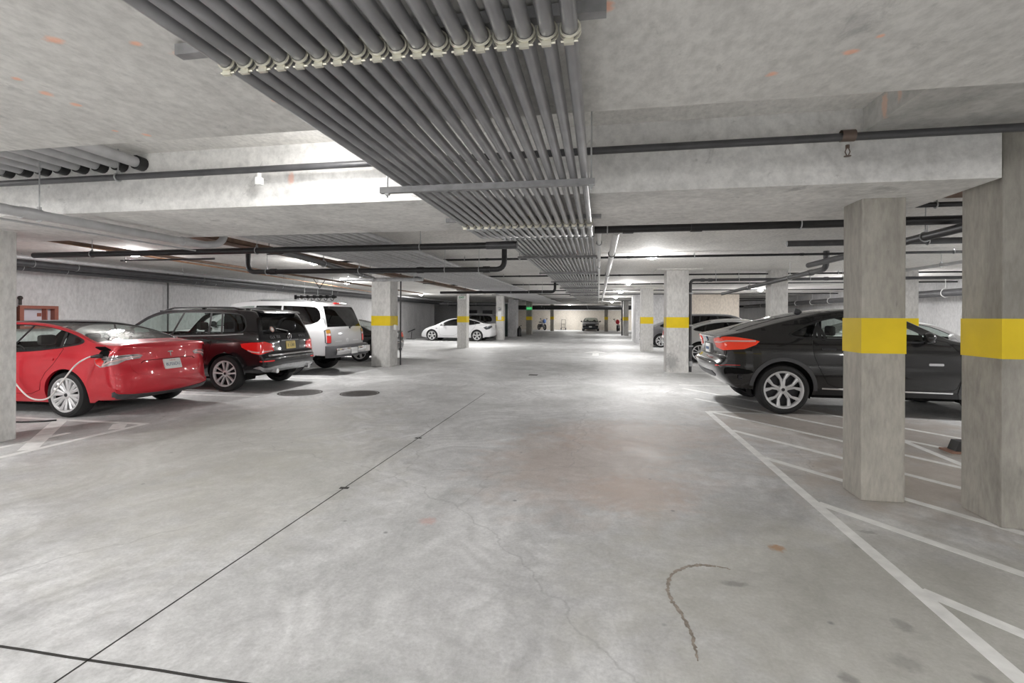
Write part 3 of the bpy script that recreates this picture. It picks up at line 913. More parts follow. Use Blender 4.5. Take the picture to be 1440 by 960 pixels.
COUPE_SUV = dict(L=4.877,
    sil=[(.62,.36,.03,3),(.35,.38,.05,3),(.16,.50,.14,2.8),(.05,.64,.18,2.6),(.01,.76,.18,2.6),(.04,.83,.15,2.6),(.13,.88,.12,2.8),(.15,1.0,.11,2.8),(.12,1.14,.10,3),(.10,1.225,.06,3.2),(.17,1.25,.04,3.4),
         (.45,1.315,.05,3),(.9,1.445,.055,3),(1.35,1.56,.06,3),(1.75,1.645,.06,3),(2.15,1.69,.065,3),(2.5,1.67,.07,3),(2.8,1.58,.07,3),(3.08,1.43,.06,3),(3.38,1.25,.05,3),(3.55,1.20,.06,3),
         (4.1,1.14,.08,2.8),(4.55,1.06,.12,2.6),(4.74,.92,.18,2.5),(4.83,.70,.2,2.4),(4.85,.48,.18,2.5),(4.78,.34,.06,3),(4.5,.28,.03,3)],
    wt=[(.25,.90),(.45,.96),(.7,.99),(.95,.985),(1.08,.96),(1.2,.915),(1.35,.825),(1.55,.71),(1.69,.63)],
    pt=[(0,.90),(.3,.955),(.8,1),(3.9,1),(4.4,.96),(4.88,.82)],
    sill=[(0,.40),(.7,.36),(1.5,.32),(3.4,.31),(4.4,.29),(4.8,.3)], axles=(1.06, 3.99), R=.39, Ra=.44, tw=.30, rim=.285, track=1.70, ground=.26,
    belt=1.18, roofz=1.56, dlo=[(1.12,1.265),(1.45,1.43),(1.75,1.53),(2.1,1.585),(2.4,1.58),(2.65,1.515),(2.88,1.41),(3.12,1.26),(3.24,1.165),(3.1,1.14),(2.4,1.15),(1.7,1.175),(1.25,1.205)],
    cuts=[(1.50,1.70),(1.60,1.64),(1.70,1.58),(2.36,2.26)], pane_mats=None, frame_w=.03,
    strip=[('rear_window',11,14,0,.90),('windscreen',16,19,0,.93),('tailgate',6,11,0,.80),('rear_bumper',0,5,0,1),('bonnet',20,23,0,.86)],
    side=[('rear_bumper',[(-.2,0),(.66,0),(.66,.50),(.45,.82),(-.2,.84)]),('rear_door',[(2.32,.42),(2.32,1.25),(1.50,1.26),(1.48,.98),(1.58,.72),(1.74,.42)]),('front_door',[(2.36,.42),(2.36,1.25),(3.3,1.24),(3.56,.95),(3.50,.5),(3.40,.42)]),
          ('sill_trim',[(1.5,.2),(1.55,.41),(3.5,.41),(3.55,.2)])],
    rear_k=(1, 10), front_k=(20, 26), cabin=(1.2, 2.95), seats=(2.1, 1.35, .55, 1.40), mirror=(3.04, 1.16), handles=[(1.72,1.045),(2.54,1.04)], us=[.80, .90])

TRUCK_SUV = dict(L=5.0,
    sil=[(.40,.50,.03,4),(.16,.50,.05,4),(.08,.58,.07,4),(.07,.80,.08,4),(.075,1.0,.08,4),(.10,1.16,.08,4),(.13,1.24,.07,4),(.24,1.55,.06,4),(.34,1.78,.06,4),(.44,1.87,.05,3.6),(.8,1.905,.05,3.4),(1.8,1.925,.05,3.4),
         (2.6,1.915,.05,3.4),(2.95,1.85,.06,3.2),(3.25,1.62,.06,3.2),(3.55,1.36,.05,3.2),(3.72,1.245,.05,3.2),(3.9,1.205,.06,3.2),(4.4,1.17,.07,3),(4.8,1.11,.08,3),(4.93,1.0,.1,3),(4.99,.75,.12,3),(4.98,.52,.1,3),(4.9,.40,.05,3),(4.6,.36,.03,3)],
    wt=[(.36,.95),(.55,.985),(.9,1.0),(1.1,.995),(1.22,.975),(1.5,.895),(1.75,.82),(1.92,.77)],
    pt=[(0,.965),(.3,.985),(.8,1),(4.2,1),(4.7,.97),(5.0,.9)],
    sill=[(0,.50),(.8,.44),(2.4,.38),(4.3,.37),(5,.38)], axles=(1.20, 4.12), R=.39, Ra=.45, tw=.27, rim=.235, track=1.70, ground=.36,
    belt=1.22, roofz=1.75, dlo=[(.24,1.255),(.37,1.76),(.8,1.80),(1.8,1.82),(2.5,1.81),(2.85,1.74),(3.15,1.52),(3.46,1.23),(3.2,1.21),(1.8,1.22)],
    cuts=[(1.45,1.45),(2.30,2.25)], pane_mats=None, frame_w=.03,
    strip=[('rear_window',6,8,0,.92),('windscreen',13,16,0,.92),('tailgate',2,9,0,.88),('bonnet',17,20,0,.9)],
    side=[('rear_door',[(2.28,.48),(2.28,1.3),(1.48,1.3),(1.46,1.0),(1.64,.75),(1.72,.48)]),('front_door',[(2.32,.48),(2.32,1.3),(3.4,1.3),(3.5,.9),(3.45,.55),(3.36,.48)]),('sill_trim',[(1.6,.2),(1.6,.44),(3.6,.44),(3.6,.2)])],
    rear_k=(2, 9), front_k=(17, 23), cabin=(.7, 3.1), seats=(2.25, 1.35, .70, 1.55), mirror=(3.25, 1.22), handles=[(1.62,1.08),(2.46,1.08)], us=[.88, .92])

SEDAN = dict(L=4.65,
    sil=[(.5,.26,.03,3),(.2,.28,.05,3),(.06,.40,.14,2.7),(.02,.56,.17,2.6),(.04,.72,.15,2.7),(.09,.88,.12,2.8),(.12,1.0,.08,3),(.2,1.04,.05,3),(.6,1.06,.05,3),(.95,1.2,.055,3),(1.3,1.33,.06,3),(1.65,1.41,.065,3),(2.1,1.44,.07,3),
         (2.5,1.42,.07,3),(2.85,1.32,.07,3),(3.15,1.16,.06,3),(3.4,1.0,.05,3),(3.6,.96,.06,3),(4.0,.91,.08,2.8),(4.4,.82,.12,2.6),(4.57,.68,.17,2.5),(4.63,.5,.2,2.4),(4.6,.33,.1,2.8),(4.5,.23,.04,3),(4.3,.21,.03,3)],
    wt=[(.15,.80),(.25,.85),(.4,.89),(.6,.91),(.8,.905),(.92,.88),(1.0,.85),(1.15,.77),(1.3,.69),(1.44,.61)],
    pt=[(0,.9),(.2,.94),(.5,.975),(.9,1),(3.8,1),(4.2,.97),(4.5,.9),(4.7,.8)],
    sill=[(0,.26),(.6,.23),(2.4,.20),(4.1,.2),(4.65,.22)], axles=(.98, 3.75), R=.33, Ra=.37, tw=.225, rim=.235, track=1.58, ground=.17,
    belt=.98, roofz=1.35, dlo=[(.85,1.06),(1.15,1.22),(1.5,1.33),(1.9,1.375),(2.35,1.37),(2.7,1.27),(3.05,1.08),(3.2,.97),(2.3,.95),(1.3,.99)],
    cuts=[(1.98,1.88)], pane_mats=None, frame_w=.022,
    strip=[('rear_window',8,11,0,.90),('windscreen',13,16,0,.92),('boot_lid',4,8,0,.78),('rear_bumper',0,4,0,1),('bonnet',17,20,0,.84)],
    side=[('rear_bumper',[(-.2,0),(.64,0),(.62,.55),(.25,.72),(-.2,.72)]),('rear_door',[(1.98,.33),(1.98,1.05),(1.10,1.06),(1.14,.84),(1.36,.60),(1.44,.33)]),('front_door',[(2.02,.33),(2.02,1.05),(3.1,1.0),(3.24,.85),(3.22,.45),(3.12,.33)])],
    rear_k=(2, 8), front_k=(17, 23), cabin=(.95, 2.9), seats=(2.0, 1.15, .38, 1.20), mirror=(2.95, .95), handles=[(1.22,.86),(2.14,.85)], us=[.78, .90])

def fin(root, S, x, mat=None, h=.07):
    z = S.top_z(x); m = MB()
    m.prism([(x-.07, z-.01), (x+.09, z-.01), (x+.02, z+h*.75), (x-.04, z+h)], -.016, .016)
    obj('antenna', m, mat or M_trim, root, recalc=True)

def rails(root, S, x0, x1, y, mat, r=.017, h=.05):
    for sg in (1, -1):
        m = MB(); pts = []
        for k in range(13):
            t = k/12; x = x0+(x1-x0)*t
            pts.append((x, sg*(y+.02*math.sin(PI*t)), S.top_z(x)-.035+h*min(1, 6*t, 6*(1-t))))
        m.tube(pts, r, 8)
        for t in (.02, .5, .98):
            x = x0+(x1-x0)*t
            m.box(x-.04, x+.04, sg*y-.018, sg*y+.018, S.top_z(x)-.07, S.top_z(x)-.02+h*.55)
        obj('roof_rail', m, mat, root)

def seam(root, S, name, pts, w=.010, mat=None, rear=True):
    end_patch(root, S, name, ribbon_poly(pts, w), mat or M_matte, .003, rear=rear, mirror=True)

# ---- red fastback, being charged
def red_extras(root, S, objs, sp):
    end_patch(root, S, 'tail_light', [(.47,.915),(.51,.872),(.70,.862),(.79,.825),(.94,.815),(1.01,.845),(1.04,.905),(.95,.945),(.55,.94)], M_clear_lens, .008, 'pale smoked tail light')
    end_patch(root, S, 'tail_light_lens', [(.92,.822),(1.0,.848),(1.03,.90),(.95,.935),(.885,.88)], M_red_lens, .011)
    end_patch(root, S, 'tail_light_strip', ribbon_poly([(.52,.905),(.72,.888),(.86,.865),(.90,.835)], .016), M_pink_lens, .012)
    end_patch(root, S, 'tail_light_strip', ribbon_poly([(.60,.925),(.78,.918),(.92,.90)], .010), M_alloy_dark, .012)
    end_patch(root, S, 'diffuser', [(0,.255),(0,.315),(.45,.315),(.72,.30),(.88,.275),(.86,.255),(.55,.255)], M_dkgrey_plastic, .010, 'dark grey lower valance')
    plate(root, S, 0, .745, .31, .155, M_plate, '8LFE6DU', .068, M_ink, top='California', top_ink=M_red_ink)
    # emblem: a tapering T
    P = [(-.05,.93),(-.045,.945),(0,.95),(.045,.945),(.05,.93),(.012,.93),(.004,.86),(-.004,.86),(-.012,.93)]
    end_patch(root, S, 'emblem', P, M_chrome, .006, mirror=False, step=.01)
    seam(root, S, 'boot_seam', [(0,.83),(.45,.83),(.50,.80)], .008)
    end_patch(root, S, 'bumper_crease', ribbon_poly([(0,.595),(.4,.605),(.56,.64),(.62,.72),(.64,.79)], .006), M_red_car, .004, mirror=True)
    # charge port on its left flank, flap raised
    side_patch(root, S, 'charge_port', rrect(.36, .905, .15, .19, .045), M_matte, .006, sides=(1,))
    m = MB(); y = S.Y(.40, 1.0)
    m.add([(.27,y+.0,1.00),(.44,y+.005,1.0),(.45,y+.075,1.045),(.29,y+.07,1.05),(.27,y-.01,1.012),(.44,y-.005,1.012),(.45,y+.065,1.06),(.29,y+.06,1.064)],
          [(0,1,2,3),(7,6,5,4),(0,4,5,1),(1,5,6,2),(2,6,7,3),(3,7,4,0)])
    obj('charge_flap', m, M_matte, root, smooth=False, recalc=True)
    # far inner door hinge marks are not visible; rear seats' head restraints show through the glass
FB = dict(FASTBACK); FB['pane_mats'] = [M_glass_dark, M_glass, M_glass]
FB['mats'] = {'rear_window': M_glass_mid, 'roof_glass': M_glass_roof}
red_car, S_red, _ = build_car(FB, 'car', 'red four-door car with a white charging cable plugged into its rear flank', M_red_car, (-6.80, 6.91, 0), PI,
    'parked cars', wheel_style='multi', extras=red_extras)

# ---- black boxy SUV
def boxy_extras(root, S, objs, sp):
    end_patch(root, S, 'tail_light', [(.56,.81),(.59,.95),(.78,1.005),(1.0,1.01),(1.24,.975),(1.22,.90),(1.02,.80),(.85,.775)], M_red_lens, .012, 'red tail light')
    end_patch(root, S, 'tail_light_strip', ribbon_poly([(.60,.815),(.85,.808),(1.02,.825),(1.10,.85)], .022), M_pink_lens, .016)
    end_patch(root, S, 'reflector', rrect(.76, .615, .26, .03, .012), M_red_lens, .008)
    end_patch(root, S, 'bumper_strip', ribbon_poly([(0,.722),(.45,.724),(.75,.735)], .022), M_chrome, .010, 'chrome bumper strip')
    end_patch(root, S, 'skid_plate', [(0,.40),(0,.525),(.35,.525),(.62,.50),(.88,.44),(1.02,.40),(.90,.385),(.5,.385)], M_galv, .016, 'silver lower skid plate')
    plate(root, S, 0, .905, .31, .16, M_plate_y, 'E 1280', .085, M_ink_dark, top='New Jersey', top_ink=M_ink_dark)
    end_patch(root, S, 'plate_recess', [(0,.80),(0,1.0),(.34,1.0),(.36,.96),(.28,.80)], M_trim, .004)
    end_patch(root, S, 'tailgate_strip', rrect(0, 1.005, .60, .022, .01), M_chrome, .014, mirror=False)
    # ring-and-star emblem on the tailgate
    m = MB(); c = S.end_point(0, 1.075, True)
    ring = [(c.x-.014, .062*math.cos(2*PI*k/28), c.z+.062*math.sin(2*PI*k/28)) for k in range(29)]
    m.tube(ring, .006, 6, False)
    for k in range(3):
        a = PI/2+2*PI*k/3
        spk = [(c.x-.014, 0.008*math.cos(a+PI/2), c.z+.008*math.sin(a+PI/2)), (c.x-.014, -.008*math.cos(a+PI/2), c.z-.008*math.sin(a+PI/2)), (c.x-.018, .06*math.cos(a), c.z+.06*math.sin(a))]
        m.add(spk+[(x+.01, y, z) for x, y, z in spk], [(0,1,2),(3,5,4),(0,3,4,1),(1,4,5,2),(2,5,3,0)])
    obj('emblem', m, M_chrome, root, recalc=True)
    end_text(root, S, 'badge_lettering', 'GLK 350', .085, .46, 1.085, M_chrome)
    end_text(root, S, 'badge_lettering', '4MATIC', .075, -.46, 1.085, M_chrome)
    # spoiler over the glass, wiper, sticker
    m = MB(); W = .60
    vs = []
    for y in (-W, -W*.5, 0, W*.5, W):
        sx = .04*(abs(y)/W)**2
        vs += [(.26+sx, y, 1.60), (.24+sx, y, 1.575), (.48+sx, y, 1.585), (.55+sx, y, 1.648), (.30+sx, y, 1.622)]
    fs = []
    for i in range(4):
        for j in range(5): fs.append((i*5+j, i*5+(j+1) % 5, (i+1)*5+(j+1) % 5, (i+1)*5+j))
    fs += [(4,3,2,1,0), (20,21,22,23,24)]
    m.add(vs, fs); obj('spoiler', m, M_black_car, root, recalc=True)
    p = S.end_point(0, 1.18, True)
    m = MB(); m.tube([(p.x-.01, 0, 1.17), (p.x-.03, .03, 1.20), (S.end_point(.30, 1.28, True).x-.02, .36, 1.26)], .010, 6); m.ball((p.x-.005, 0, 1.165), .03, .8)
    obj('rear_wiper', m, M_trim, root)
    end_patch(root, S, 'sticker', circle(.46, 1.245, .055, 20), simple('sticker_pink', (.55,.33,.27,1), .6), .006, mirror=False)
    end_patch(root, S, 'sticker_centre', circle(.46, 1.245, .032, 16), M_sign_white, .008, mirror=False)
    rails(root, S, .62, 2.75, .60, M_trim, .018, .055)
    side_patch(root, S, 'window_strip', ribbon_poly([(.55,1.155),(1.0,1.128),(2.0,1.098),(3.0,1.088),(3.30,1.105)], .018), M_galv, .008, 'chrome waist strip')
    side_patch(root, S, 'side_moulding', ribbon_poly([(1.5,.50),(3.2,.50)], .05), M_trim, .008)
    for sg in (1, -1):
        m = MB(); m.tube([(.02, sg*.55, .40), (.16, sg*.55, .41)], .045, 14); obj('exhaust_tip', m, M_chrome, root)
BX = dict(BOXY); BX['pane_mats'] = [M_glass_dark, M_glass_mid, M_glass, M_glass]
BX['mats'] = {'rear_window': M_glass_dark}; BX['mirror_mat'] = M_black_car
suv_black, S_bx, _ = build_car(BX, 'car', 'black boxy sport utility with a yellow licence plate, beside the red car', M_black_car, (-6.42, 9.57, 0), PI,
    'parked cars', wheel_style='twin', extras=boxy_extras)

# ---- big white SUV
def truck_extras(root, S, objs, sp):
    end_patch(root, S, 'tail_light', rrect(.895, 1.00, .165, .37, .03), M_dkgrey_plastic, .010, 'tall rectangular tail light housing')
    end_patch(root, S, 'tail_light_lens', rrect(.895, 1.125, .13, .085, .015), M_amber_lens, .018, 'amber lens')
    end_patch(root, S, 'tail_light_lens', rrect(.895, 1.05, .13, .05, .012), M_pink_lens, .018, 'pale reversing lens')
    end_patch(root, S, 'tail_light_lens', rrect(.895, .925, .13, .18, .015), M_red_lens, .018, 'red lens')
    end_patch(root, S, 'tailgate_badge', ribbon_poly([(.30,.86),(.62,.862)], .024), M_alloy, .006, mirror=True)
    end_patch(root, S, 'emblem', circle(0, .87, .06, 20), M_alloy, .008, mirror=False)
    # bumper
    m = MB(); prof = [(.10,.46),(-.10,.46),(-.13,.50),(-.13,.70),(-.10,.75),(.10,.76)]
    ys = [-1.0,-.97,-.88,-.6,0,.6,.88,.97,1.0]; vs = []; fs = []
    for y in ys:
        sx = .16*max(0, (abs(y)-.80)/.2)**2
        vs += [(x+sx*(1 if x < 0 else .2), y, z) for x, z in prof]
    for i in range(len(ys)-1):
        for j in range(6): fs.append((i*6+j, i*6+(j+1) % 6, (i+1)*6+(j+1) % 6, (i+1)*6+j))
    fs += [tuple(range(5, -1, -1)), tuple((len(ys)-1)*6+k for k in range(6))]
    m.add(vs, fs); b = obj('rear_bumper', m, M_dkgrey_plastic, root, recalc=True, ang=40); b['label'] = 'dark grey rear bumper'
    for (y0, y1) in ((-.90, -.20), (.20, .90)):
        c = MB(); c.box(-.145, -.12, y0, y1, .53, .70, .010); o = obj('bumper_face', c, M_chrome, b); o['label'] = 'bright chrome bumper face'
    c = MB(); c.box(-.15, -.125, -.165, .165, .52, .68, .004); pl = obj('licence_plate', c, M_plate, b)
    # the plate's characters cannot be read in the photograph: only soft grey bars stand for them
    t = MB(); t.box(-.1535, -.1515, -.12, .12, .575, .62); obj('lettering', t, M_alloy, pl)
    m = MB(); m.box(.36, .42, -.14, .14, 1.845, 1.885, .008); obj('brake_light', m, M_red_lens, root)
    p = S.end_point(-.45, 1.26, True)
    m = MB(); m.tube([(p.x-.03, -.2, 1.22), (p.x-.05, -.28, 1.25), (S.end_point(-.6, 1.32, True).x-.03, -.72, 1.33)], .014, 6); m.ball((p.x-.02, -.19, 1.205), .035)
    obj('rear_wiper', m, M_trim, root)
    rails(root, S, .65, 2.55, .62, M_galv, .02, .05)
    for x in (.9, 2.2):
        m = MB(); m.tube([(x, -.64, S.top_z(x)+.0), (x, .64, S.top_z(x)+.0)], .016, 8); obj('roof_bar', m, M_trim, root)
    side_patch(root, S, 'side_moulding', ribbon_poly([(1.72,.78),(3.48,.78)], .06), M_white_car, .012)
    side_patch(root, S, 'fuel_flap', rrect(.72, 1.02, .20, .22, .03), M_white_car, .005, sides=(1,))
    for sg in (1, -1):
        end_patch(root, S, 'pillar_vent', [(sg*.88,1.32),(sg*.925,1.31),(sg*.86,1.72),(sg*.82,1.72)], M_galv, .006, mirror=False)
TR = dict(TRUCK_SUV); TR['mirror_mat'] = M_trim; TR['pane_mats'] = [M_glass_dark, M_glass_dark, M_glass_mid]; TR['mats'] = {'rear_window': M_glass_dark, 'window_frame': M_white_car}
suv_white, S_tr, _ = build_car(TR, 'car', 'big white sport utility with upright amber and red tail lights, behind the black boxy one', M_white_car, (-6.65, 12.35, 0), PI,
    'parked cars', wheel_style='six', extras=truck_extras)

# ---- charcoal coupe SUV on the right
def csuv_extras(root, S, objs, sp):
    end_patch(root, S, 'tail_light', [(.48,1.13),(.55,1.03),(.85,.995),(1.15,1.01),(1.32,1.065),(1.38,1.12),(1.28,1.145),(1.0,1.185),(.75,1.195),(.52,1.175)], M_orange_red_lens, .012, 'orange-red tail light wrapping the corner')
    end_patch(root, S, 'tail_light_strip', ribbon_poly([(.56,1.118),(.95,1.118),(1.2,1.118),(1.32,1.122)], .022), M_pink_lens, .018, 'white light strip')
    end_patch(root, S, 'reflector', rrect(.98, .735, .36, .04, .015), M_red_lens, .008)
    end_patch(root, S, 'bumper_vent', [(.92,.545),(.93,.64),(1.10,.635),(1.30,.59),(1.32,.555),(1.22,.525),(1.02,.52)], M_matte, .008)
    end_patch(root, S, 'lower_bumper', [(0,.53),(0,.62),(.55,.62),(.62,.56),(.55,.53)], M_dkgrey_plastic, .008)
    end_patch(root, S, 'plate_recess', rrect(0, .985, .62, .20, .03), M_trim, .004, mirror=False)
    c = S.end_point(0, .985, True)
    m = MB(); m.box(c.x-.03, c.x, -.155, .155, .91, 1.065, .004); o = obj('licence_plate', m, M_plate, root)
    t = MB(); t.box(c.x-.0315, c.x-.0295, -.12, .12, .96, 1.01); obj('lettering', t, M_ink, o)
    end_patch(root, S, 'emblem', circle(0, 1.15, .042, 24), M_trim, .008, mirror=False, step=.015)
    for k in range(4):
        a0 = PI/2*k; pts = [(0, 1.15)]+[(.03*math.cos(a0+PI/2*j/6), 1.15+.03*math.sin(a0+PI/2*j/6)) for j in range(7)]
        end_patch(root, S, 'emblem_quarter', pts, simple('emblem_blue', (.03, .16, .45, 1), .3) if k % 2 else M_sign_white, .012, mirror=False, step=.02)
    end_patch(root, S, 'tailgate_strip', ribbon_poly([(0,1.205),(.6,1.20)], .014), M_chrome, .006)
    for sg in (1, -1):
        q = S.end_point(sg*1.12, .575, True); m = MB()
        m.lathe([(.034, -.012), (.040, -.016), (.044, -.012), (.044, .05), (.034, .05)], (q.x-.01, q.y, .578), 'x', 20)
        obj('exhaust_tip', m, M_alloy_dark, root)
    fin(root, S, 1.62, M_dkgrey_plastic, .075)
    side_patch(root, S, 'sill_strip', ribbon_poly([(1.62,.425),(3.42,.40)], .022), M_chrome, .010, 'bright sill strip')
    side_patch(root, S, 'fender_badge', rrect(3.18, .83, .20, .035, .012), M_chrome, .006)
    # lighter grey band round each wheel arch, painting in the reflection there
    for ax in sp['axles']:
        pts = []
        for k in range(31):
            a = -.28+(PI+.56)*k/30
            pts.append((ax+(sp['Ra']+.03)*math.cos(a), sp['R']+.01+(sp['Ra']+.03)*math.sin(a)))
        pts = [p for p in pts if p[1] > tab(sp['sill'], p[0])+.02 and p[0] > .3]
        for sg in (1, -1):
            L = []; R_ = []
            for (x, z) in pts:
                d = (x-ax, z-sp['R']-.01); l = math.hypot(*d)
                L.append((x+d[0]/l*.03, z+d[1]/l*.03)); R_.append((x-d[0]/l*.026, z-d[1]/l*.026))
            o = obj('wheel_arch_sheen', patch_mb(lambda a, b: S.side_point(a, b, sg), L+R_[::-1], .010, .05), M_dkgrey_plastic, root)
CS = dict(COUPE_SUV); CS['pane_mats'] = [M_glass_dark, M_glass_dark, M_glass_mid, M_glass_mid, M_glass]; CS['mats'] = {'rear_window': M_glass_dark}
CS['handle_mat'] = M_alloy_dark
bmw, S_cs, _ = build_car(CS, 'car', 'charcoal coupe sport utility with orange-red tail lights, parked behind the two near columns', M_grey_black_car, (1.82, 9.36, 0), 0,
    'parked cars', wheel_style='petal', extras=csuv_extras)

# ---- white fastback far on the left
def white_extras(root, S, objs, sp):
    end_patch(root, S, 'tail_light', [(.46,.915),(.50,.862),(.70,.845),(.78,.80),(.96,.79),(1.06,.83),(1.14,.90),(.95,.955),(.55,.945)], M_navy_car, .008, 'dark tail light')
    side_patch(root, S, 'fender_badge', rrect(3.55, .78, .10, .03, .01), M_trim, .006)
W3 = dict(FASTBACK); W3['pane_mats'] = [M_glass_dark]*3; W3['mats'] = {'rear_window': M_glass_roof}
white_car, _, _ = build_car(W3, 'car', 'white four-door car with black and white five-spoke wheels, side-on beyond the left columns', M_white_car, (-6.36, 30.08, 0), PI,
    'parked cars', wheel_style='aero', alloy=simple('white_alloy', (.55, .55, .55, 1), .35, .1), extras=white_extras)

# ---- dark saloon behind the left column with a yellow band
def sedan_tail(mat_lens):
    def f(root, S, objs, sp):
        end_patch(root, S, 'tail_light', [(.42,.80),(.45,.93),(.80,.95),(1.05,.92),(1.02,.82),(.75,.78)], mat_lens, .010, 'red tail light')
        end_patch(root, S, 'bumper_strip', ribbon_poly([(0,.60),(.7,.61)], .02), M_chrome, .008)
        c = S.end_point(0, .86, True)
        m = MB(); m.box(c.x-.03, c.x, -.155, .155, .78, .935, .004); obj('licence_plate', m, M_plate, root)
        end_patch(root, S, 'emblem', circle(0, .985, .035, 16), M_chrome, .006, mirror=False, step=.02)
        for sg in (1, -1):
            q = S.end_point(sg*.5, .36, True)
            mm = MB(); mm.tube([(q.x-.03, sg*.5, .33), (q.x+.1, sg*.5, .33)], .04, 12); obj('exhaust_tip', mm, M_chrome, root)
    return f
SD = dict(SEDAN); SD['pane_mats'] = [M_glass_mid, M_glass_mid]
build_car(SD, 'car', 'black saloon mostly hidden behind a left-hand column, its rear bumper poking out', M_black_car, (-6.88, 16.12, 0), PI, 'parked cars', wheel_style='six', extras=sedan_tail(M_red_lens))
# ---- the right-hand side
SV = dict(FASTBACK); SV['pane_mats'] = [M_glass_dark]*3; SV['mats'] = {'roof_glass': M_silver_car, 'rear_window': M_glass_dark}
SV['sil'] = [(x, z*1.035 if z > 1 else z, c, e) for x, z, c, e in FASTBACK['sil']]
build_car(SV, 'car', 'silver car whose rear wheel shows between the pipe-clad column and the charcoal car', M_silver_car, (2.38, 18.26, 0), 0, 'parked cars', wheel_style='twin', extras=sedan_tail(M_red_lens))
B2 = dict(BOXY); B2['pane_mats'] = [M_glass_dark]*4; B2['mats'] = {'rear_window': M_glass_dark}
build_car(B2, 'car', 'dark grey sport utility just beyond the silver car, only its roof in sight', M_grey_car, (2.6, 21.4, 0), 0, 'parked cars', wheel_style='twin')
S2 = dict(SEDAN); S2['pane_mats'] = [M_glass_dark]*2
build_car(S2, 'car', 'dark grey saloon with bright spoked wheels between the second and third right-hand columns', M_grey_car, (2.1, 26.5, 0), 0, 'parked cars', wheel_style='petal', extras=sedan_tail(M_red_lens))
S3 = dict(SEDAN); S3['pane_mats'] = [M_glass_mid]*2
build_car(S3, 'car', 'white saloon seen through the gap between the two near columns', M_white_car, (6.5, 16.2, 0), 0, 'parked cars', wheel_style='six')
S4 = dict(SEDAN); S4['pane_mats'] = [M_glass_dark]*2
build_car(S4, 'car', 'dark saloon behind the white one in the gap between the near columns', M_grey_car, (7.3, 19.2, 0), 0, 'parked cars', wheel_style='six')
# ---- far end
def front_extras(root, S, objs, sp):
    end_patch(root, S, 'headlight', [(.48,.62),(.52,.72),(.80,.76),(1.0,.74),(.9,.64)], M_clear_lens, .010, rear=False)
    end_patch(root, S, 'grille', rrect(0, .56, .95, .20, .05), M_trim, .008, rear=False, mirror=False)
    c = S.end_point(0, .45, False)
    m = MB(); m.box(c.x, c.x+.03, -.155, .155, .40, .55, .004); obj('licence_plate', m, M_plate, root)
S5 = dict(SEDAN); S5['pane_mats'] = [M_glass_dark]*2; S5['mats'] = {'windscreen': M_glass_mid}
build_car(S5, 'car', 'dark blue saloon facing the camera against the far end wall', M_navy_car, (-.86, 57.2, 0), -PI/2, 'parked cars', wheel_style='six', extras=front_extras)
B3 = dict(BOXY); B3['pane_mats'] = [M_glass_dark]*4; B3['mats'] = {'rear_window': M_glass_dark}
def far_rails(root, S, objs, sp): rails(root, S, .62, 2.75, .60, M_galv, .02, .06)
build_car(B3, 'car', 'dark sport utility with pale roof rails just beyond the white side-on car', M_grey_car, (-6.6, 33.4, 0), PI, 'parked cars', wheel_style='twin', extras=far_rails)
# ------------------------------------------------------------------ the building
ZC = 2.85
struct('floor', MB().box(-22, 13, -8.2, 58, -.3, 0), M_floor)
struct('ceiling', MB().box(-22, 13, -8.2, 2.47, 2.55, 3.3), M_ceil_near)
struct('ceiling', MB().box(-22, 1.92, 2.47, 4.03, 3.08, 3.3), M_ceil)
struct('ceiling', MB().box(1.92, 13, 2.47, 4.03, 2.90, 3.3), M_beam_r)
struct('ceiling_beam', MB().box(-22, 2.81, 4.03, 5.50, 2.53, 3.3), M_beam)
struct('ceiling', MB().box(2.81, 13, 4.03, 5.50, 2.895, 3.3), M_ceil)
struct('ceiling', MB().box(-22, 13, 5.50, 58, ZC, 3.3), M_ceil)
struct('wall_left', MB().box(-13.3, -13, -8, 37.7, 0, 3.2), M_wall)
struct('wall_right', MB().box(12, 12.3, -8, 57.5, 0, 3.2), M_wall)
struct('wall_back', MB().box(-22, 13, -8.2, -8, 0, 3.2), M_wall)
struct('wall_front', MB().box(-22, 13, 57.5, 57.8, 0, 3.2), M_wall_far)
struct('wall_far_left', MB().box(-21.8, -21.5, 37.7, 57.5, 0, 3.2), M_wall)
struct('wall_core', MB().box(2.12, 5.0, 29.3, 33.0, 0, ZC), M_wall)
struct('wall_cream', MB().box(5.0, 7.75, 29.3, 33.0, 0, ZC), M_wall_cream)
struct('wall_stub', MB().box(-6.75, -6.15, 36.6, 37.6, 0, ZC), M_wall)
struct('wall_alcove', MB().box(-21.5, -8.5, 45.5, 45.8, 0, ZC), M_wall)
# upstand below the far ceiling and a service ledge along the left wall
struct('trim_1', MB().box(-13, 12, 57.3, 57.5, 2.25, ZC), M_wall)
def door(name, x, y, w, h):
    m = MB(); m.box(x-w/2-.06, x-w/2, y-.06, y, 0, h+.06); m.box(x+w/2, x+w/2+.06, y-.06, y, 0, h+.06); m.box(x-w/2, x+w/2, y-.06, y, h, h+.06)
    f = struct(name, m, M_galv)
    p = obj('door_panel', MB().box(x-w/2, x+w/2, y-.045, y-.002, 0, h), M_dkgrey_plastic, f, smooth=False)
    hd = MB(); hd.tube([(x+w/2-.08, y-.045, 1.0), (x+w/2-.08, y-.09, 1.0), (x+w/2-.2, y-.09, 1.0)], .012, 8); obj('door_handle', hd, M_chrome, p)
door('door_1', -11.9, 45.5, .95, 2.1)
door('door_2', -10.4, 45.5, .95, 2.1)
m = MB(); m.box(-7.05, -6.99, 36.55, 36.61, 0, ZC-.3); m.box(-6.80, -6.75, 36.55, 36.61, 0, ZC-.3); m.box(-6.99, -6.80, 36.55, 36.61, ZC-.36, ZC-.3)
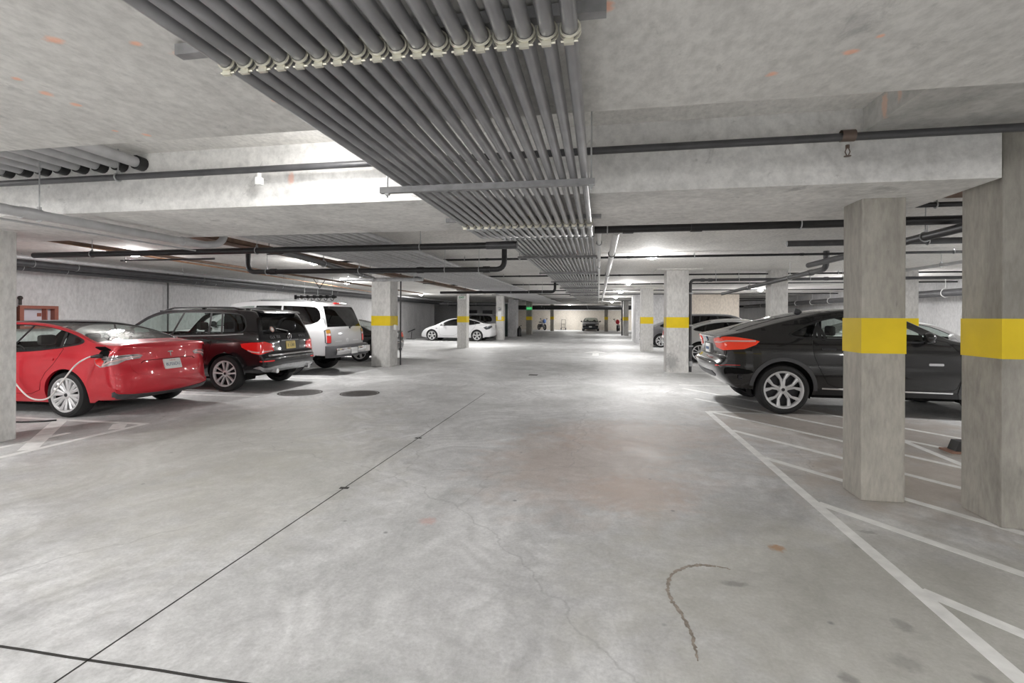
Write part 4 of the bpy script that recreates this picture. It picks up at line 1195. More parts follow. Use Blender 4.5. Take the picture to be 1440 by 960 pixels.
dr = struct('door_3', m, M_galv); obj('door_panel', MB().box(-6.99, -6.80, 36.57, 36.60, 0, ZC-.36), simple('dark_green_door', (.03, .05, .045, 1), .5), dr, smooth=False)

def column(x0, x1, y0, y1, ztop, mat, band=True, ch=.012):
    m = MB(); m.box(x0, x1, y0, y1, 0, ztop, ch)
    o = obj('column', m, mat, smooth=False); o['kind'] = 'structure'
    if band:
        e = .003; b = MB()
        b.add([(x, y, z) for z in (1.235, 1.53) for x, y in ((x0-e, y0-e), (x1+e, y0-e), (x1+e, y1+e), (x0-e, y1+e))],
              [(0,1,5,4),(1,2,6,5),(2,3,7,6),(3,0,4,7),(4,5,6,7),(3,2,1,0)])
        o2 = obj('yellow_band', b, M_yellow, o, smooth=False); o2['label'] = 'yellow painted band'
    return o
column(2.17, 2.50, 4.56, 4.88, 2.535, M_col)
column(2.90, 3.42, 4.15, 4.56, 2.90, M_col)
column(-7.6, -7.03, 4.42, 4.87, 2.535, M_colL, False)
column(1.85, 2.44, 14.15, 14.70, ZC, M_colL)
column(1.85, 2.38, 22.5, 23.05, ZC, M_colL)
column(1.98, 2.4, 41.3, 41.8, ZC, M_colL)
column(-6.76, -6.16, 13.85, 14.42, ZC, M_colL)
column(-6.74, -6.28, 22.9, 23.4, ZC, M_colL)
column(-6.55, -6.07, 31.12, 31.6, ZC, M_colL)
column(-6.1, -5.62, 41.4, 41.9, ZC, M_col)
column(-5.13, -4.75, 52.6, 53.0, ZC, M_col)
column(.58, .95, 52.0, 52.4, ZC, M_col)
column(4.70, 5.14, 14.65, 15.1, ZC, M_colL)
column(7.84, 8.33, 14.65, 15.1, ZC, M_colL)
struct('trim_2', MB().box(1.55, 2.75, 13.85, 15.0, ZC-.03, ZC+.02), M_ceil)
struct('trim_3', MB().box(1.55, 2.75, 22.2, 23.4, ZC-.03, ZC+.02), M_ceil)

# floor joints and painted lines
def flat(pts, w, z=.0015):
    P = ribbon_poly(pts, w); n = len(P)
    m = MB(); m.add([(x, y, z) for x, y in P]+[(x, y, -.01) for x, y in P], [tuple(range(n-1, -1, -1))]+[(i, (i+1) % n, n+(i+1) % n, n+i) for i in range(n)])
    return m
def mark(name, pts, w, mat, z=.0015, smooth=False): o = obj(name, flat(pts, w, z), mat, smooth=False, recalc=True); o['kind'] = 'structure'; return o
random.seed(3)
def wob(a, b, n, s): return [(a[0]+(b[0]-a[0])*k/n+random.uniform(-s, s), a[1]+(b[1]-a[1])*k/n+random.uniform(-s, s)) for k in range(n+1)]
mark('floor_joint', wob((-2.22, -8), (-2.22, 9.5), 60, .0012), .009, M_joint)
mark('floor_joint', wob((-12.9, 1.83), (1.2, 1.81), 60, .003), .014, M_joint)
for y in (4.03, 5.85): mark('floor_joint', [(-2.26, y), (-2.18, y+.01)], .045, M_joint, .002)
W = M_white_line
mark('floor_marking', [(1.775, .5), (1.75, 8.42)], .085, W)
for k in range(-1, 7):
    y0 = 3.12+1.32*k; xe = 3.75 if k < 5 else 5.4
    mark('floor_marking', [(1.79, y0), (xe, y0-(xe-1.79)*1.403)], .085, W, .0012)
mark('floor_marking', [(3.75, .5), (3.75, 7.2)], .085, W, .0014)
mark('floor_marking', [(1.775, 8.42), (1.775+.9, 8.42)], .08, W, .0013)
mark('floor_marking', [(-6.30, 3.5), (-6.26, 5.84)], .09, W)
mark('floor_marking', [(-6.22, 5.88), (-11.5, 5.90)], .09, W, .0012)
mark('floor_marking', [(-6.34, 4.50), (-7.65, 5.84)], .17, W, .0013)
mark('floor_marking', [(-6.36, 5.55), (-6.62, 5.84)], .17, W, .0013)
mark('floor_marking', [(-6.78, 3.4), (-6.74, 5.25)], .08, W, .0014)
for y in (8.25, 10.95, 13.65): mark('floor_marking', [(-6.3, y), (-11.5, y)], .09, W, .0012)
for y in (11.6, 14.1): mark('floor_marking', [(1.8, y), (6.6, y)], .09, W, .0012)
P = [(-.12, 22.6), (-.60, 21.1), (-.25, 21.1), (-.25, 19.6), (.01, 19.6), (.01, 21.1), (.36, 21.1)]
n = len(P); m = MB(); m.add([(x, y, .002) for x, y in P]+[(x, y, -.01) for x, y in P], [tuple(range(n))]+[(i, (i+1) % n, n+(i+1) % n, n+i) for i in range(n)])
tag(obj('painted_arrow', m, M_white_line, smooth=False, recalc=True), 'white direction arrow painted on the floor far down the aisle', 'floor marking')
st = MB(); pts = [(.80,3.17),(.72,3.19),(.62,3.19),(.52,3.14),(.44,3.05),(.40,2.95),(.385,2.85),(.40,2.74),(.43,2.62),(.45,2.5),(.445,2.39),(.44,2.30)]
for k in range(len(pts)-1):
    w = .8*(.02, .04, .045, .03, .03, .032, .03, .026, .03, .022, .016)[k]
    q = wob(pts[k], pts[k+1], 6, .006)
    for j in range(6):
        ww = w*random.uniform(.35, 1.15); f = flat([q[j], tuple((q[j][i]+q[j+1][i])/2 for i in (0, 1)), q[j+1]], ww, .0013+.0001*(j % 3)); st.add(f.v, f.f)
tag(obj('tyre_mark', st, M_stain, smooth=False, recalc=True), 'brown curved stain on the pale floor, bending like a hook', 'stain', kind='thing')

# ------------------------------------------------------------------ pipes and conduits
def hanger(parent, x, y, z, r, top, mat=None, across='x'):
    m = MB(); m.tube([(x, y, z+r+.01), (x, y, top)], .006, 6)
    rr = r+.008
    ring = []
    for k in range(17):
        a = 2*PI*k/16
        ring.append((x, y+rr*math.cos(a), z+rr*math.sin(a)) if across == 'x' else (x+rr*math.cos(a), y, z+rr*math.sin(a)))
    m.tube(ring, .008, 5, False)
    m.box(x-.012, x+.012, y-.012, y+.012, z+r, z+r+.035)
    return obj('hanger', m, mat or M_galv, parent)
def pipe(name, path, r, mat, label, cat='pipe', fillet=.14, hang=(), across='x', group=None, seg=12, couplings=(), top=ZC, hmat=None):
    m = MB(); m.tube(arc_pts(path, fillet), r, seg)
    o = obj(name, m, mat); tag(o, label, cat, group)
    for (x, y, z) in hang: hanger(o, x, y, z, r, top, hmat, across)
    for (x, y, z) in couplings:
        c = MB(); L = r*1.3
        if across == 'x': c.tube([(x-L, y, z), (x+L, y, z)], r*1.22, 12)
        else: c.tube([(x, y-L, z), (x, y+L, z)], r*1.22, 12)
        obj('coupling', c, M_brass if mat is M_copper else mat, o)
    return o

# the eighteen conduits over the aisle
XS = [-1.35+.0738*k for k in range(18)]
random.seed(11)
zc1, zc2 = 2.462, 2.655
first = None
for k, x in enumerate(XS):
    e1 = random.uniform(40, 43)
    if first is None:
        m = MB(); m.tube(arc_pts([(0, -7.9, zc1), (0, 5.75, zc1), (0, 6.35, zc2), (0, 41, zc2)], .25, 5), .0260, 12)
        c = obj('conduit', m, M_conduit); first = c
        mm = MB(); mm.tube([(0, 4.98, zc1), (0, 5.08, zc1)], .034, 12); obj('coupling', mm, M_galv, c)
        mm = MB(); mm.tube([(0, 6.85+.0, zc2), (0, 6.95, zc2)], .034, 12); obj('coupling', mm, M_galv, c)
    else:
        c = first.copy(); COL.objects.link(c)
        for ch in first.children:
            d = ch.copy(); COL.objects.link(d); d.parent = c
    c.location.x = x
    if k == 0: lb = 'outermost grey conduit on the left edge of the wide conduit row over the aisle'
    elif k == 17: lb = 'outermost grey conduit on the right edge of the wide conduit row over the aisle'
    else: lb = 'long grey steel conduit inside the wide row hung over the aisle'
    tag(c, lb, 'conduit', 'conduits over the aisle')

def clamp_mb(x, y, z, r):
    m = MB()
    for dy in (-.012, .012):
        ring = [(x+(r+.0055)*math.cos(a), y+dy, z+(r+.004)*math.sin(a)) for a in [PI*1.5+(k-10)*.29 for k in range(21)]]
        m.tube(ring, .0045, 5)
    m.box(x-.02, x+.012, y-.006, y+.006, z-r-.022, z-r-.004)
    m.tube([(x-.030, y, z-r-.012), (x+.026, y, z-r-.012)], .004, 6)
    return m
def strut(y, z, x0, x1, label, clamps=None, rods=None, top=None, hang_over=False):
    m = MB(); h = .041
    m.box(x0, x1, y-.0205, y+.0205, z, z+h)
    for sx in (x0, x1): pass
    o = obj('strut_channel', m, M_strut, smooth=False); tag(o, label, 'steel channel', 'strut channels carrying the aisle conduits')
    if clamps is not None:
        for x in XS: obj('pipe_clamp', clamp_mb(x, y, clamps, .0260), M_zinc, o)
    for x in (rods or []):
        r = MB(); r.tube([(x, y, z-.03), (x, y, top)], .006, 6); r.box(x-.014, x+.014, y-.014, y+.014, z-.012, z); obj('threaded_rod', r, M_galv, o)
    return o
strut(1.60, 2.4985, -1.56, .02, 'steel channel with bright clamps, first across the aisle conduits, tight under the slab', zc1)
strut(3.25, 2.392, -1.52, -.03, 'steel channel under the aisle conduits in front of the deep beam', None, (-1.47, -.052), 3.08)
strut(4.86, 2.491, -1.55, .02, 'steel channel with clamps on the underside of the deep beam', zc1)
for y, lb in ((8.85, 'nearest steel channel under the conduits beyond the deep beam'), (12.15, 'second steel channel under the conduits beyond the deep beam'), (15.2, 'third steel channel under the conduits beyond the deep beam'),
              (18.6, 'fourth steel channel under the conduits beyond the deep beam'), (21.9, 'fifth steel channel under the conduits beyond the deep beam'), (25.2, 'sixth steel channel under the conduits beyond the deep beam')):
    strut(y, zc2-.07, -1.46, -.035, lb, None, (-1.43, -.055), ZC)

# left-hand racks
first = None
for k in range(14):
    x = -4.88+.138*k+(.03 if k % 5 == 4 else 0)
    if first is None:
        m = MB(); m.tube([(0, 5.5, 2.64), (0, 42.5, 2.64)], .031, 12); c = obj('conduit', m, M_grey_pipe); first = c
    else: c = first.copy(); COL.objects.link(c)
    c.location.x = x
    tag(c, 'pale grey conduit of the parallel rack under the ceiling left of the aisle', 'conduit', 'conduits of the left ceiling rack')
first = None
for k in range(8):
    if first is None:
        m = MB(); m.tube([(0, 2.45, 2.985), (0, 4.0, 2.975)], .05, 14); c = obj('conduit', m, M_grey_pipe); first = c
        s = MB(); s.tube([(0, 3.95, 2.975), (0, 4.03, 2.975)], .066, 14); obj('sleeve', s, M_trim, c)
    else:
        c = first.copy(); COL.objects.link(c)
        for ch in first.children: d = ch.copy(); COL.objects.link(d); d.parent = c
    c.location.x = -5.9+.225*k
    tag(c, 'thick grey conduit running into the face of the deep beam at upper left', 'conduit', 'conduits entering the deep beam')

o = pipe('sprinkler_pipe', [(-12.9, 3.88, 2.80), (11.9, 3.88, 2.845)], .029, M_dgrey_pipe, 'dark sprinkler pipe running along the front of the deep beam', hang=[(-4.4375, 3.88, 2.815), (-9.0, 3.88, 2.806)], top=3.08)
def sprinkler(x, y, z, label, up=False):
    m = MB(); m.tube([(x, y, z-.031), (x, y, z-.055)], .014, 8); m.lathe([(.0, -.115), (.022, -.113), (.024, -.11), (.0, -.108)], (x, y, z), 'z', 14)
    for s in (1, -1): m.tube([(x+s*.006, y, z-.05), (x+s*.016, y, z-.08), (x+s*.004, y, z-.11)], .004, 5)
    t = obj('fire_sprinkler', m, M_brass); tag(t, label, 'sprinkler')
    b = MB(); b.tube([(x-.045, y, z+.035), (x+.045, y, z+.035)], .042, 12, False); obj('tee_fitting', b, M_brass, t)
sprinkler(1.75, 3.88, 2.80, 'bronze sprinkler head under the pipe on the right part of the deep beam')
m = MB(); m.tube([(-2.96, 3.88, 2.785), (-2.96, 3.88, 2.70)], .018, 8); m.box(-2.985, -2.935, 3.85, 3.91, 2.68, 2.75, .01)
tag(obj('fire_sprinkler', m, M_sign_white), 'white sprinkler head on the pipe left of the conduit row', 'sprinkler')

pipe('drain_pipe', [(-.06, 6.2, 2.615), (11.9, 6.2, 2.635)], .05, M_black_pipe, 'thick black pipe crossing the ceiling behind the deep beam, right of the conduits', couplings=[(.35, 6.2, 2.616), (1.15, 6.2, 2.618), (3.0, 6.2, 2.62)], hang=[(.1, 6.2, 2.615), (2.3, 6.2, 2.62), (5, 6.2, 2.62)])
o = pipe('drain_pipe', [(-9.6, 6.9, 2.545), (-1.17, 6.9, 2.55)], .048, M_black_pipe, 'long black pipe crossing the ceiling behind the deep beam, left of the conduits', hang=[(-8.4, 6.9, 2.546), (-5.3, 6.9, 2.547), (-2.6, 6.9, 2.549)])
c = MB(); c.tube([(-1.6, 6.9, 2.55), (-1.15, 6.9, 2.55)], .056, 14); obj('coupling', c, M_dgrey_pipe, o)
pipe('water_pipe', [(-5.12, -7.9, 2.44), (-5.06, 5.62, 2.44), (-4.98, 5.82, 2.50), (-4.96, 5.86, 2.85)], .046, M_grey_pipe, 'thick pale grey pipe running under the deep beam near the left edge', fillet=.12, across='y',
     hang=[(-5.09, 3.7, 2.44)], couplings=[(-5.08, 3.6, 2.44), (-5.06, 5.3, 2.44)], top=3.08)
pipe('water_pipe', [(-5.22, -7.9, 2.372), (-5.20, 5.60, 2.372)], .010, M_grey_pipe, 'slender tube strapped beneath the thick pale pipe near the left edge', across='y')
pipe('water_pipe', [(-5.05, 7.15, 2.567), (-6.2, 12.8, 2.567)], .055, M_dgrey_pipe, 'dark grey pipe slanting back above the black sport utility', across='y', hang=[(-5.42, 9.0, 2.567), (-5.95, 11.6, 2.567)])
m = MB(); m.box(-5.86, -5.58, 5.55, 24, 2.645, 2.655); m.box(-5.86, -5.846, 5.55, 24, 2.645, 2.72); m.box(-5.594, -5.58, 5.55, 24, 2.645, 2.72)
o = obj('cable_tray', m, M_brown, smooth=False); tag(o, 'rusty brown cable tray under the ceiling above the left parked cars', 'cable tray')
for y in (8, 12, 16, 20):
    m = MB(); m.box(-5.93, -5.51, y-.02, y+.02, 2.628, 2.645); m.tube([(-5.90, y, 2.635), (-5.90, y, ZC)], .006, 6); m.tube([(-5.54, y, 2.635), (-5.54, y, ZC)], .006, 6); obj('hanger', m, M_dgrey_pipe, o)
pipe('drain_pipe', [(-7.35, 9.3, ZC), (-7.35, 9.3, 2.45), (-1.80, 9.3, 2.44), (-1.80, 9.3, ZC)], .052, M_black_pipe, 'black drain pipe with an elbow at each end above the black sport utility', fillet=.17,
     hang=[(-6.9, 9.3, 2.45), (-4.811, 9.3, 2.446), (-2.99, 9.3, 2.443), (-2.3, 9.3, 2.442)], couplings=[(-6.75, 9.3, 2.45), (-3.5, 9.3, 2.444), (-2.15, 9.3, 2.44)])
pipe('drain_pipe', [(-6.1, 18.4, 2.45), (-1.62, 18.4, 2.45), (-1.62, 18.4, ZC)], .05, M_black_pipe, 'black drain pipe with one elbow, second one back left of the conduits', fillet=.17, hang=[(-3.293, 18.4, 2.45), (-2.6, 18.4, 2.45), (-2.1, 18.4, 2.45)])
pipe('drain_pipe', [(-6.4, 11.4, 2.44), (-4.9, 11.6, 2.44), (-4.3, 11.6, 2.44)], .045, M_galv, 'short clamped pipe with bright fittings above the white sport utility', hang=[(-6.2, 11.43, 2.44), (-4.535, 11.6, 2.44)], couplings=[(-5.6, 11.5, 2.44), (-5.3, 11.55, 2.44), (-5.0, 11.6, 2.44)])
nth = ('first', 'second', 'third', 'fourth', 'fifth', 'sixth', 'seventh')
for i, (y, x0, x1) in enumerate(((10.42, -6, 11.9), (14.9, -6, 11.9), (18.9, -6, 11.9), (23.4, -6, 11.9), (27.3, -6, 11.9), (34.5, -6, 11.9), (38.5, -6, 11.9))):
    pipe('sprinkler_pipe', [(x0, y, 2.768), (x1, y, 2.768)], .024, M_black_pipe, '%s slim black sprinkler branch crossing the ceiling beyond the deep beam' % nth[i], hang=[(x, y, 2.768) for x in ((-2.9, 1.9, 6.5) if i < 4 else ())], couplings=[(x, y, 2.768) for x in ((-2.4, .6, 3.9) if i < 4 else ())])
pipe('water_pipe', [(.0, 6.4, 2.63), (.0, 40, 2.63)], .03, M_white_pipe, 'slim pale pipe running along the right side of the conduits to the far end', across='y', hang=[(.0, 7.4, 2.63), (0, 11, 2.63)], couplings=[(0, 9.6, 2.63)])
pipe('water_pipe', [(.22, 6.55, 2.64), (.22, 40, 2.64)], .05, M_white_pipe, 'thick pale pipe just right of the slim pale one along the aisle', across='y', hang=[(.22, 8.8, 2.64), (.22, 13, 2.64)], couplings=[(.22, 13.4, 2.64)], hmat=M_dgrey_pipe)
pipe('drain_pipe', [(4.42, 10.62, ZC), (4.42, 10.62, 2.50), (4.6, 19.7, 2.42)], .055, M_dgrey_pipe, 'grey drain pipe dropping from the ceiling and running back above the charcoal car', across='y', fillet=.18, hang=[(4.46, 12.6, 2.48), (4.53, 16, 2.455)], couplings=[(4.44, 11.4, 2.49), (4.5, 14.2, 2.47)])
m = MB(); m.lathe([(0, -.03), (.07, -.03), (.075, -.02), (.075, .1)], (4.62, 10.55, 2.5), 'x', 20); 
pipe('riser_pipe', [(2.53, 14.42, 0), (2.53, 14.42, 2.57), (11.9, 14.42, 2.59)], .04, M_dgrey_pipe, 'grey pipe climbing the column with wall clips then turning along the ceiling', fillet=.12, hang=[(3.2, 14.42, 2.572), (3.8, 14.42, 2.575), (5.6, 14.42, 2.58), (6.4, 14.42, 2.58)], couplings=[(2.85, 14.42, 2.57), (3.05, 14.42, 2.57), (6.0, 14.42, 2.58)])
cl = bpy.data.objects['riser_pipe']
for z in (.72, 1.3, 2.2):
    m = MB(); m.box(2.44, 2.60, 14.37, 14.47, z-.02, z+.02); obj('clip', m, M_galv, cl, smooth=False)
m = MB(); m.lathe([(.05, .16), (.062, .16), (.062, .30), (.05, .30)], (2.53, 14.42, 0), 'z', 14); obj('coupling', m, M_galv, cl)
pipe('water_pipe', [(3.82, 5.75, 2.50), (3.82, 9.9, 2.50)], .05, M_dgrey_pipe, 'dark pipe running back in the gap between the two near columns', across='y', hang=[(3.82, 6.6, 2.5)])
pipe('water_pipe', [(2.75, 7.9, 2.63), (11.9, 7.9, 2.63)], .045, M_dgrey_pipe, 'dark pipe crossing the gap between the two near columns, below the thick black one', hang=[(4.6, 7.9, 2.63)])
pipe('water_pipe', [(3.1, 6.05, 2.765), (11.9, 6.05, 2.765)], .028, M_black_pipe, 'black pipe highest in the gap between the two near columns', hang=[(3.6, 6.05, 2.765)])
m = MB(); m.box(3.2, 11.8, 5.62, 5.90, 2.80, 2.845); tag(obj('timber_plank', m, M_brown, smooth=False), 'brown timber plank fixed to the ceiling in the gap between the near columns', 'plank')
pipe('water_pipe', [(6.95, 9.2, 2.63), (6.95, 14.2, 2.63)], .035, M_grey_pipe, 'pale pipe running back above the charcoal car bonnet', across='y', hang=[(6.95, 11.5, 2.63)])
o = pipe('duct', [(11.0, 9.0, 2.35), (11.0, 40, 2.35)], .12, M_dgrey_pipe, 'large dark pipe held by pale hooks along the right-hand wall', across='y')
for y in range(10, 38, 2):
    m = MB(); ring = [(11.0+.135*math.cos(a), y, 2.35+.135*math.sin(a)) for a in [PI*.55+k*.28 for k in range(16)]]
    m.tube(ring, .014, 6); m.tube([(11.0, y, 2.48), (11.0, y, ZC)], .008, 6); obj('hanger_hook', m, M_white_pipe, o)
for i, (x, z, r, lb) in enumerate(((-12.0, 2.62, .075, 'dark pipe along the top of the left wall, outer one of a pair'), (-12.3, 2.55, .075, 'dark pipe along the top of the left wall, inner one of a pair'))):
    pipe('water_pipe', [(x, -7.9, z+.02), (x, 37, z-.05)], r, M_dgrey_pipe, lb, across='y', hang=[(x, y, z) for y in (8.6, 9.5, 13.2, 14.0, 17, 21)])
pipe('sprinkler_pipe', [(-11.6, 6, 2.70), (-11.3, 37, 2.66)], .04, M_grey_pipe, 'grey pipe beside the dark pair under the ceiling at the left wall', across='y', hang=[(-11.55, 12, 2.69), (-11.5, 17, 2.68)])
pipe('water_pipe', [(-8.6, 5.6, 2.72), (-11.2, 24, 2.70)], .02, M_copper, 'copper pipe slanting back towards the left wall', across='y', hang=[(-9.1, 9, 2.715), (-9.8, 14, 2.71)])
pipe('water_pipe', [(-8.45, 5.6, 2.70), (-8.9, 24, 2.68)], .03, M_brown, 'rusty pipe under the ceiling between the copper pipe and the cable tray', across='y')
pipe('water_pipe', [(-9.3, 8.2, 2.60), (-7.2, 8.2, 2.60)], .018, M_dgrey_pipe, 'short slim pipe above the red car', hang=[(-9.2, 8.2, 2.6)])
pipe('conduit', [(-12.93, 12.9, 0), (-12.93, 12.9, ZC)], .022, M_dgrey_pipe, 'dark conduit running down the left wall above the black sport utility', across='y')
pipe('riser_pipe', [(-6.82, 14.05, 0), (-6.82, 14.05, ZC)], .03, M_dgrey_pipe, 'slim riser on the left side of the banded column behind the white sport utility')
pipe('riser_pipe', [(-6.10, 14.5, 0), (-6.10, 14.5, ZC)], .025, M_dgrey_pipe, 'slim dark riser on the far side of the banded column behind the white sport utility')
pipe('riser_pipe', [(1.88, 41.2, 0), (1.88, 41.2, ZC)], .06, M_black_pipe, 'black riser in front of the far right-hand column')
for i, (y, z, r) in enumerate(((43.5, 2.44, .09), (45.5, 2.36, .10), (48.0, 2.30, .09))):
    pipe('duct', [(-8.4 if i < 2 else -12.9, y, z), (11.9, y, z)], r, M_black_pipe, '%s thick black pipe spanning the far end of the garage' % ('nearest', 'middle', 'farthest')[i], hang=[(x, y, z) for x in (-5, -1, 3)])
for i, y in enumerate((33.0, 35.0)):
    pipe('duct', [(-11.0, y, 2.4), (-6.9, y+1, 2.4)], .11, M_dgrey_pipe, ('nearer', 'farther')[i]+' thick dark pipe above the white side-on car', hang=[(-10.4, y+.15, 2.4), (-8.5, y+.6, 2.4)])

# ------------------------------------------------------------------ lamps
def lamp(x, y, z, label, watt, body=True):
    t = empty('ceiling_lamp', (x, y, z), 0, label, 'lamp', 'garage ceiling lamps')
    m = MB(); m.lathe([(0, 0), (.13, 0), (.135, -.012), (.125, -.035), (.0, -.035)], (0, 0, 0), 'z', 24); obj('lamp_base', m, M_lampbody, t)
    m = MB(); m.lathe([(.115, -.035), (.112, -.06), (.09, -.085), (.05, -.10), (.0, -.105)], (0, 0, 0), 'z', 24); d = obj('diffuser', m, M_lampglow, t)
    d.visible_shadow = True
    a = bpy.data.lights.new('lamp_light', 'AREA'); a.shape = 'DISK'; a.size = .22; a.energy = watt*.45; a.color = (1, .99, .98)
    ao = bpy.data.objects.new('lamp_light', a); COL.objects.link(ao); ao.parent = t; ao.location = (0, 0, -.112)
    l = bpy.data.lights.new('lamp_light', 'POINT'); l.energy = watt*.45; l.shadow_soft_size = .12; l.color = (1, .99, .98)
    lo = bpy.data.objects.new('lamp_light', l); COL.objects.link(lo); lo.parent = t; lo.location = (0, 0, -.30)
    return t
LW = 210.
for i, (y, lb) in enumerate(((10.7, 'nearest glowing ceiling lamp right of the conduits'), (19.2, 'second glowing ceiling lamp right of the conduits'), (25.7, 'third glowing ceiling lamp right of the conduits'), (33.2, 'fourth glowing ceiling lamp right of the conduits'), (42.4, 'farthest glowing ceiling lamp right of the conduits'))):
    lamp(1.1, y, ZC, lb, LW*(.42, .45, .45, .45, .5)[i])
lamp(-6.1, 25.4, ZC, 'glowing ceiling lamp beside the left column with the exit sign', LW*.7)
lamp(-6.75, 10.8, ZC, 'glowing ceiling lamp above the black boxy sport utility', LW*.36)
lamp(7.4, 24.5, ZC, 'glowing ceiling lamp far back on the right above the charcoal car', LW)
lamp(8.0, 8.0, ZC, 'added fill lamp over the bays to the right of the near columns', LW)  # out of view, added to light the charcoal car and the gap
lamp(-2.25, 3.3, 3.08, 'glowing ceiling lamp in the ceiling recess, hidden by the conduits', LW*.09)
lamp(-9.6, 8.75, ZC, 'glowing ceiling lamp between the red car and the black sport utility', LW*.4)
lamp(-8.6, 3.1, 3.08, 'added fill lamp in the ceiling recess near the left column', LW*.35)  # unseen lamp added to light the left column and red car
lamp(-9.6, 17.6, ZC, 'added fill lamp over the left bays behind the white sport utility', LW*.6)  # lamp added because the left bays need light
lamp(8.5, 16.9, ZC, 'added fill lamp over the white saloon in the gap', LW)  # hidden lamp, added to brighten the right-hand bays
lamp(-3.2, -2.4, 2.55, 'glowing ceiling lamp behind and left of the viewer', LW*1.5)
lamp(2.6, -1.6, 2.55, 'glowing ceiling lamp behind and right of the viewer', LW*.55)
lamp(-9.0, -2.5, 2.55, 'added fill lamp farther left behind the viewer', LW)  # unseen, added for more ambient light from behind
lamp(8.2, -1.5, 2.55, 'added fill lamp farther right behind the viewer', LW*.6)  # another lamp out of view, added to raise the ambient light
lamp(-3.2, 54.9, ZC, 'glowing ceiling lamp before the far end wall', LW*.7)
lamp(4.5, 54.6, ZC, 'glowing ceiling lamp at the far right end', LW*.6)
lamp(-10.5, 28.0, ZC, 'glowing ceiling lamp over the white side-on car', LW*.35)

# ------------------------------------------------------------------ small things
def manhole(x, y, r, label):
    t = empty('manhole_cover', (x, y, 0), 0, label, 'manhole cover')
    m = MB(); m.lathe([(r*.9, .003), (r, .004), (r, -.02)], (0, 0, 0), 'z', 40); obj('rim', m, M_iron, t)
    m = MB(); m.lathe([(0, .003), (r*.88, .003), (r*.88, -.02)], (0, 0, 0), 'z', 40)
    for i in range(-5, 6):
        for j in range(-5, 6):
            if math.hypot(i, j) < 5: m.box(i*r*.15-.018, i*r*.15+.018, j*r*.15-.018, j*r*.15+.018, .003, .006)
    obj('lid', m, M_iron, t, smooth=False)
manhole(-5.82, 8.85, .42, 'iron manhole cover nearer the black sport utility')
manhole(-4.63, 9.0, .38, 'iron manhole cover nearer the middle of the aisle')
m = MB(); m.box(-1.80, -1.57, 12.65, 12.87, -.01, .003)
for k in range(6): m.box(-1.785+k*.037, -1.77+k*.037, 12.66, 12.86, .003, .005)
tag(obj('floor_drain', m, M_iron, smooth=False), 'small square iron drain in the middle of the aisle', 'drain')
t = empty('wheel_stop', (4.0, 6.35, 0), 0, 'dark wheel stop on the floor behind the near right column', 'wheel stop')
m = MB(); m.prism([(0, .02), (1.7, .02), (1.66, .13), (.04, .13)], .02, .16); obj('block', m, M_wheelstop, t, smooth=False, recalc=True)
m = MB(); m.box(-.06, 1.76, -.02, .20, 0, .02); obj('base', m, M_reddust, t, smooth=False)

# charging cable and its handle
t = empty('charging_cable', (-7.2, 5.95, 0), 0, 'white charging cable looping from the left column to the red car', 'cable')
O = Vector((-7.2, 5.95, 0)); path = []
C3 = [(-9.1, 5.62, 1.25), (-8.75, 5.80, .93), (-8.5, 5.85, .55), (-8.28, 5.86, .34), (-8.05, 5.84, .285), (-7.78, 5.80, .34), (-7.55, 5.78, .56), (-7.40, 5.85, .80), (-7.28, 5.92, .905), (-7.22, 5.965, .925)]
for i in range(len(C3)-1):
    p0, p1, p2, p3 = (Vector(C3[max(0, i-1)]), Vector(C3[i]), Vector(C3[i+1]), Vector(C3[min(len(C3)-1, i+2)]))
    for k in range(6):
        u = k/6; path.append(.5*((2*p1)+(-p0+p2)*u+(2*p0-5*p1+4*p2-p3)*u*u+(-p0+3*p1-3*p2+p3)*u**3)-O)
path.append(Vector(C3[-1])-O)
m = MB(); m.tube(path, .011, 8); obj('cable', m, M_cable, t)
m = MB(); m.tube([Vector((-7.25, 5.945, .915))-O, Vector((-7.19, 5.975, .925))-O, Vector((-7.14, 6.005, .925))-O], [.016, .026, .030], 10); m.box(.015, .075, .02, .07, -.0+.895, .955, .01); h = obj('charging_handle', m, M_trim, t); h['label'] = 'black plug handle'
m = MB(); m.tube([(-8.6, 5.55, .012), (-8.0, 5.6, .012), (-7.75, 5.72, .012), (-7.66, 5.8, .012)], .012, 8); tag(obj('floor_cable', m, M_trim), 'thin black cable lying on the floor beside the red car rear wheel', 'cable')
t = empty('wall_charger', (-9.1, 5.62, 1.12), 0, 'small charger box on a post beyond the left column', 'charger')
m = MB(); m.box(-.10, .10, -.10, .0, 0, .36, .02); obj('charger_body', m, M_sign_white, t); m = MB(); m.box(-.04, .04, -.09, -.01, -1.12, 0); obj('post', m, M_galv, t, smooth=False)

# framed cabinet on the left wall
t = empty('wall_cabinet', (-12.99, 9.35, 1.2), 0, 'red-brown framed cabinet on the wall behind the red car', 'cabinet')
m = MB(); w, h, d = .40, .53, .16
m.box(0, d, -w, w, h-.07, h); m.box(0, d, -w, w, 0, .06); m.box(0, d, -w, -w+.08, .06, h-.07); m.box(0, d, w-.08, w, .06, h-.07); m.box(.02, d, w-.27, w-.24, .06, h-.07)
obj('frame', m, M_redwood, t, smooth=False)
m = MB(); m.box(0, .03, -w+.08, w-.08, .06, h-.07); b = obj('back_panel', m, simple('pale_lilac_panel', (.62, .60, .66, 1), .4), t, smooth=False)
m = MB(); m.box(.03, .034, w-.37, w-.28, .28, .36); l = obj('notice', m, M_redwood, b, smooth=False)
for k in range(3):
    m = MB(); m.ball((.06, -w+.16+.11*k, .13), .022); obj('knob', m, M_trim, t)
t = empty('panel_box', (-12.99, 8.55, 1.15), 0, 'dark box on the wall beside the red-brown cabinet', 'box')
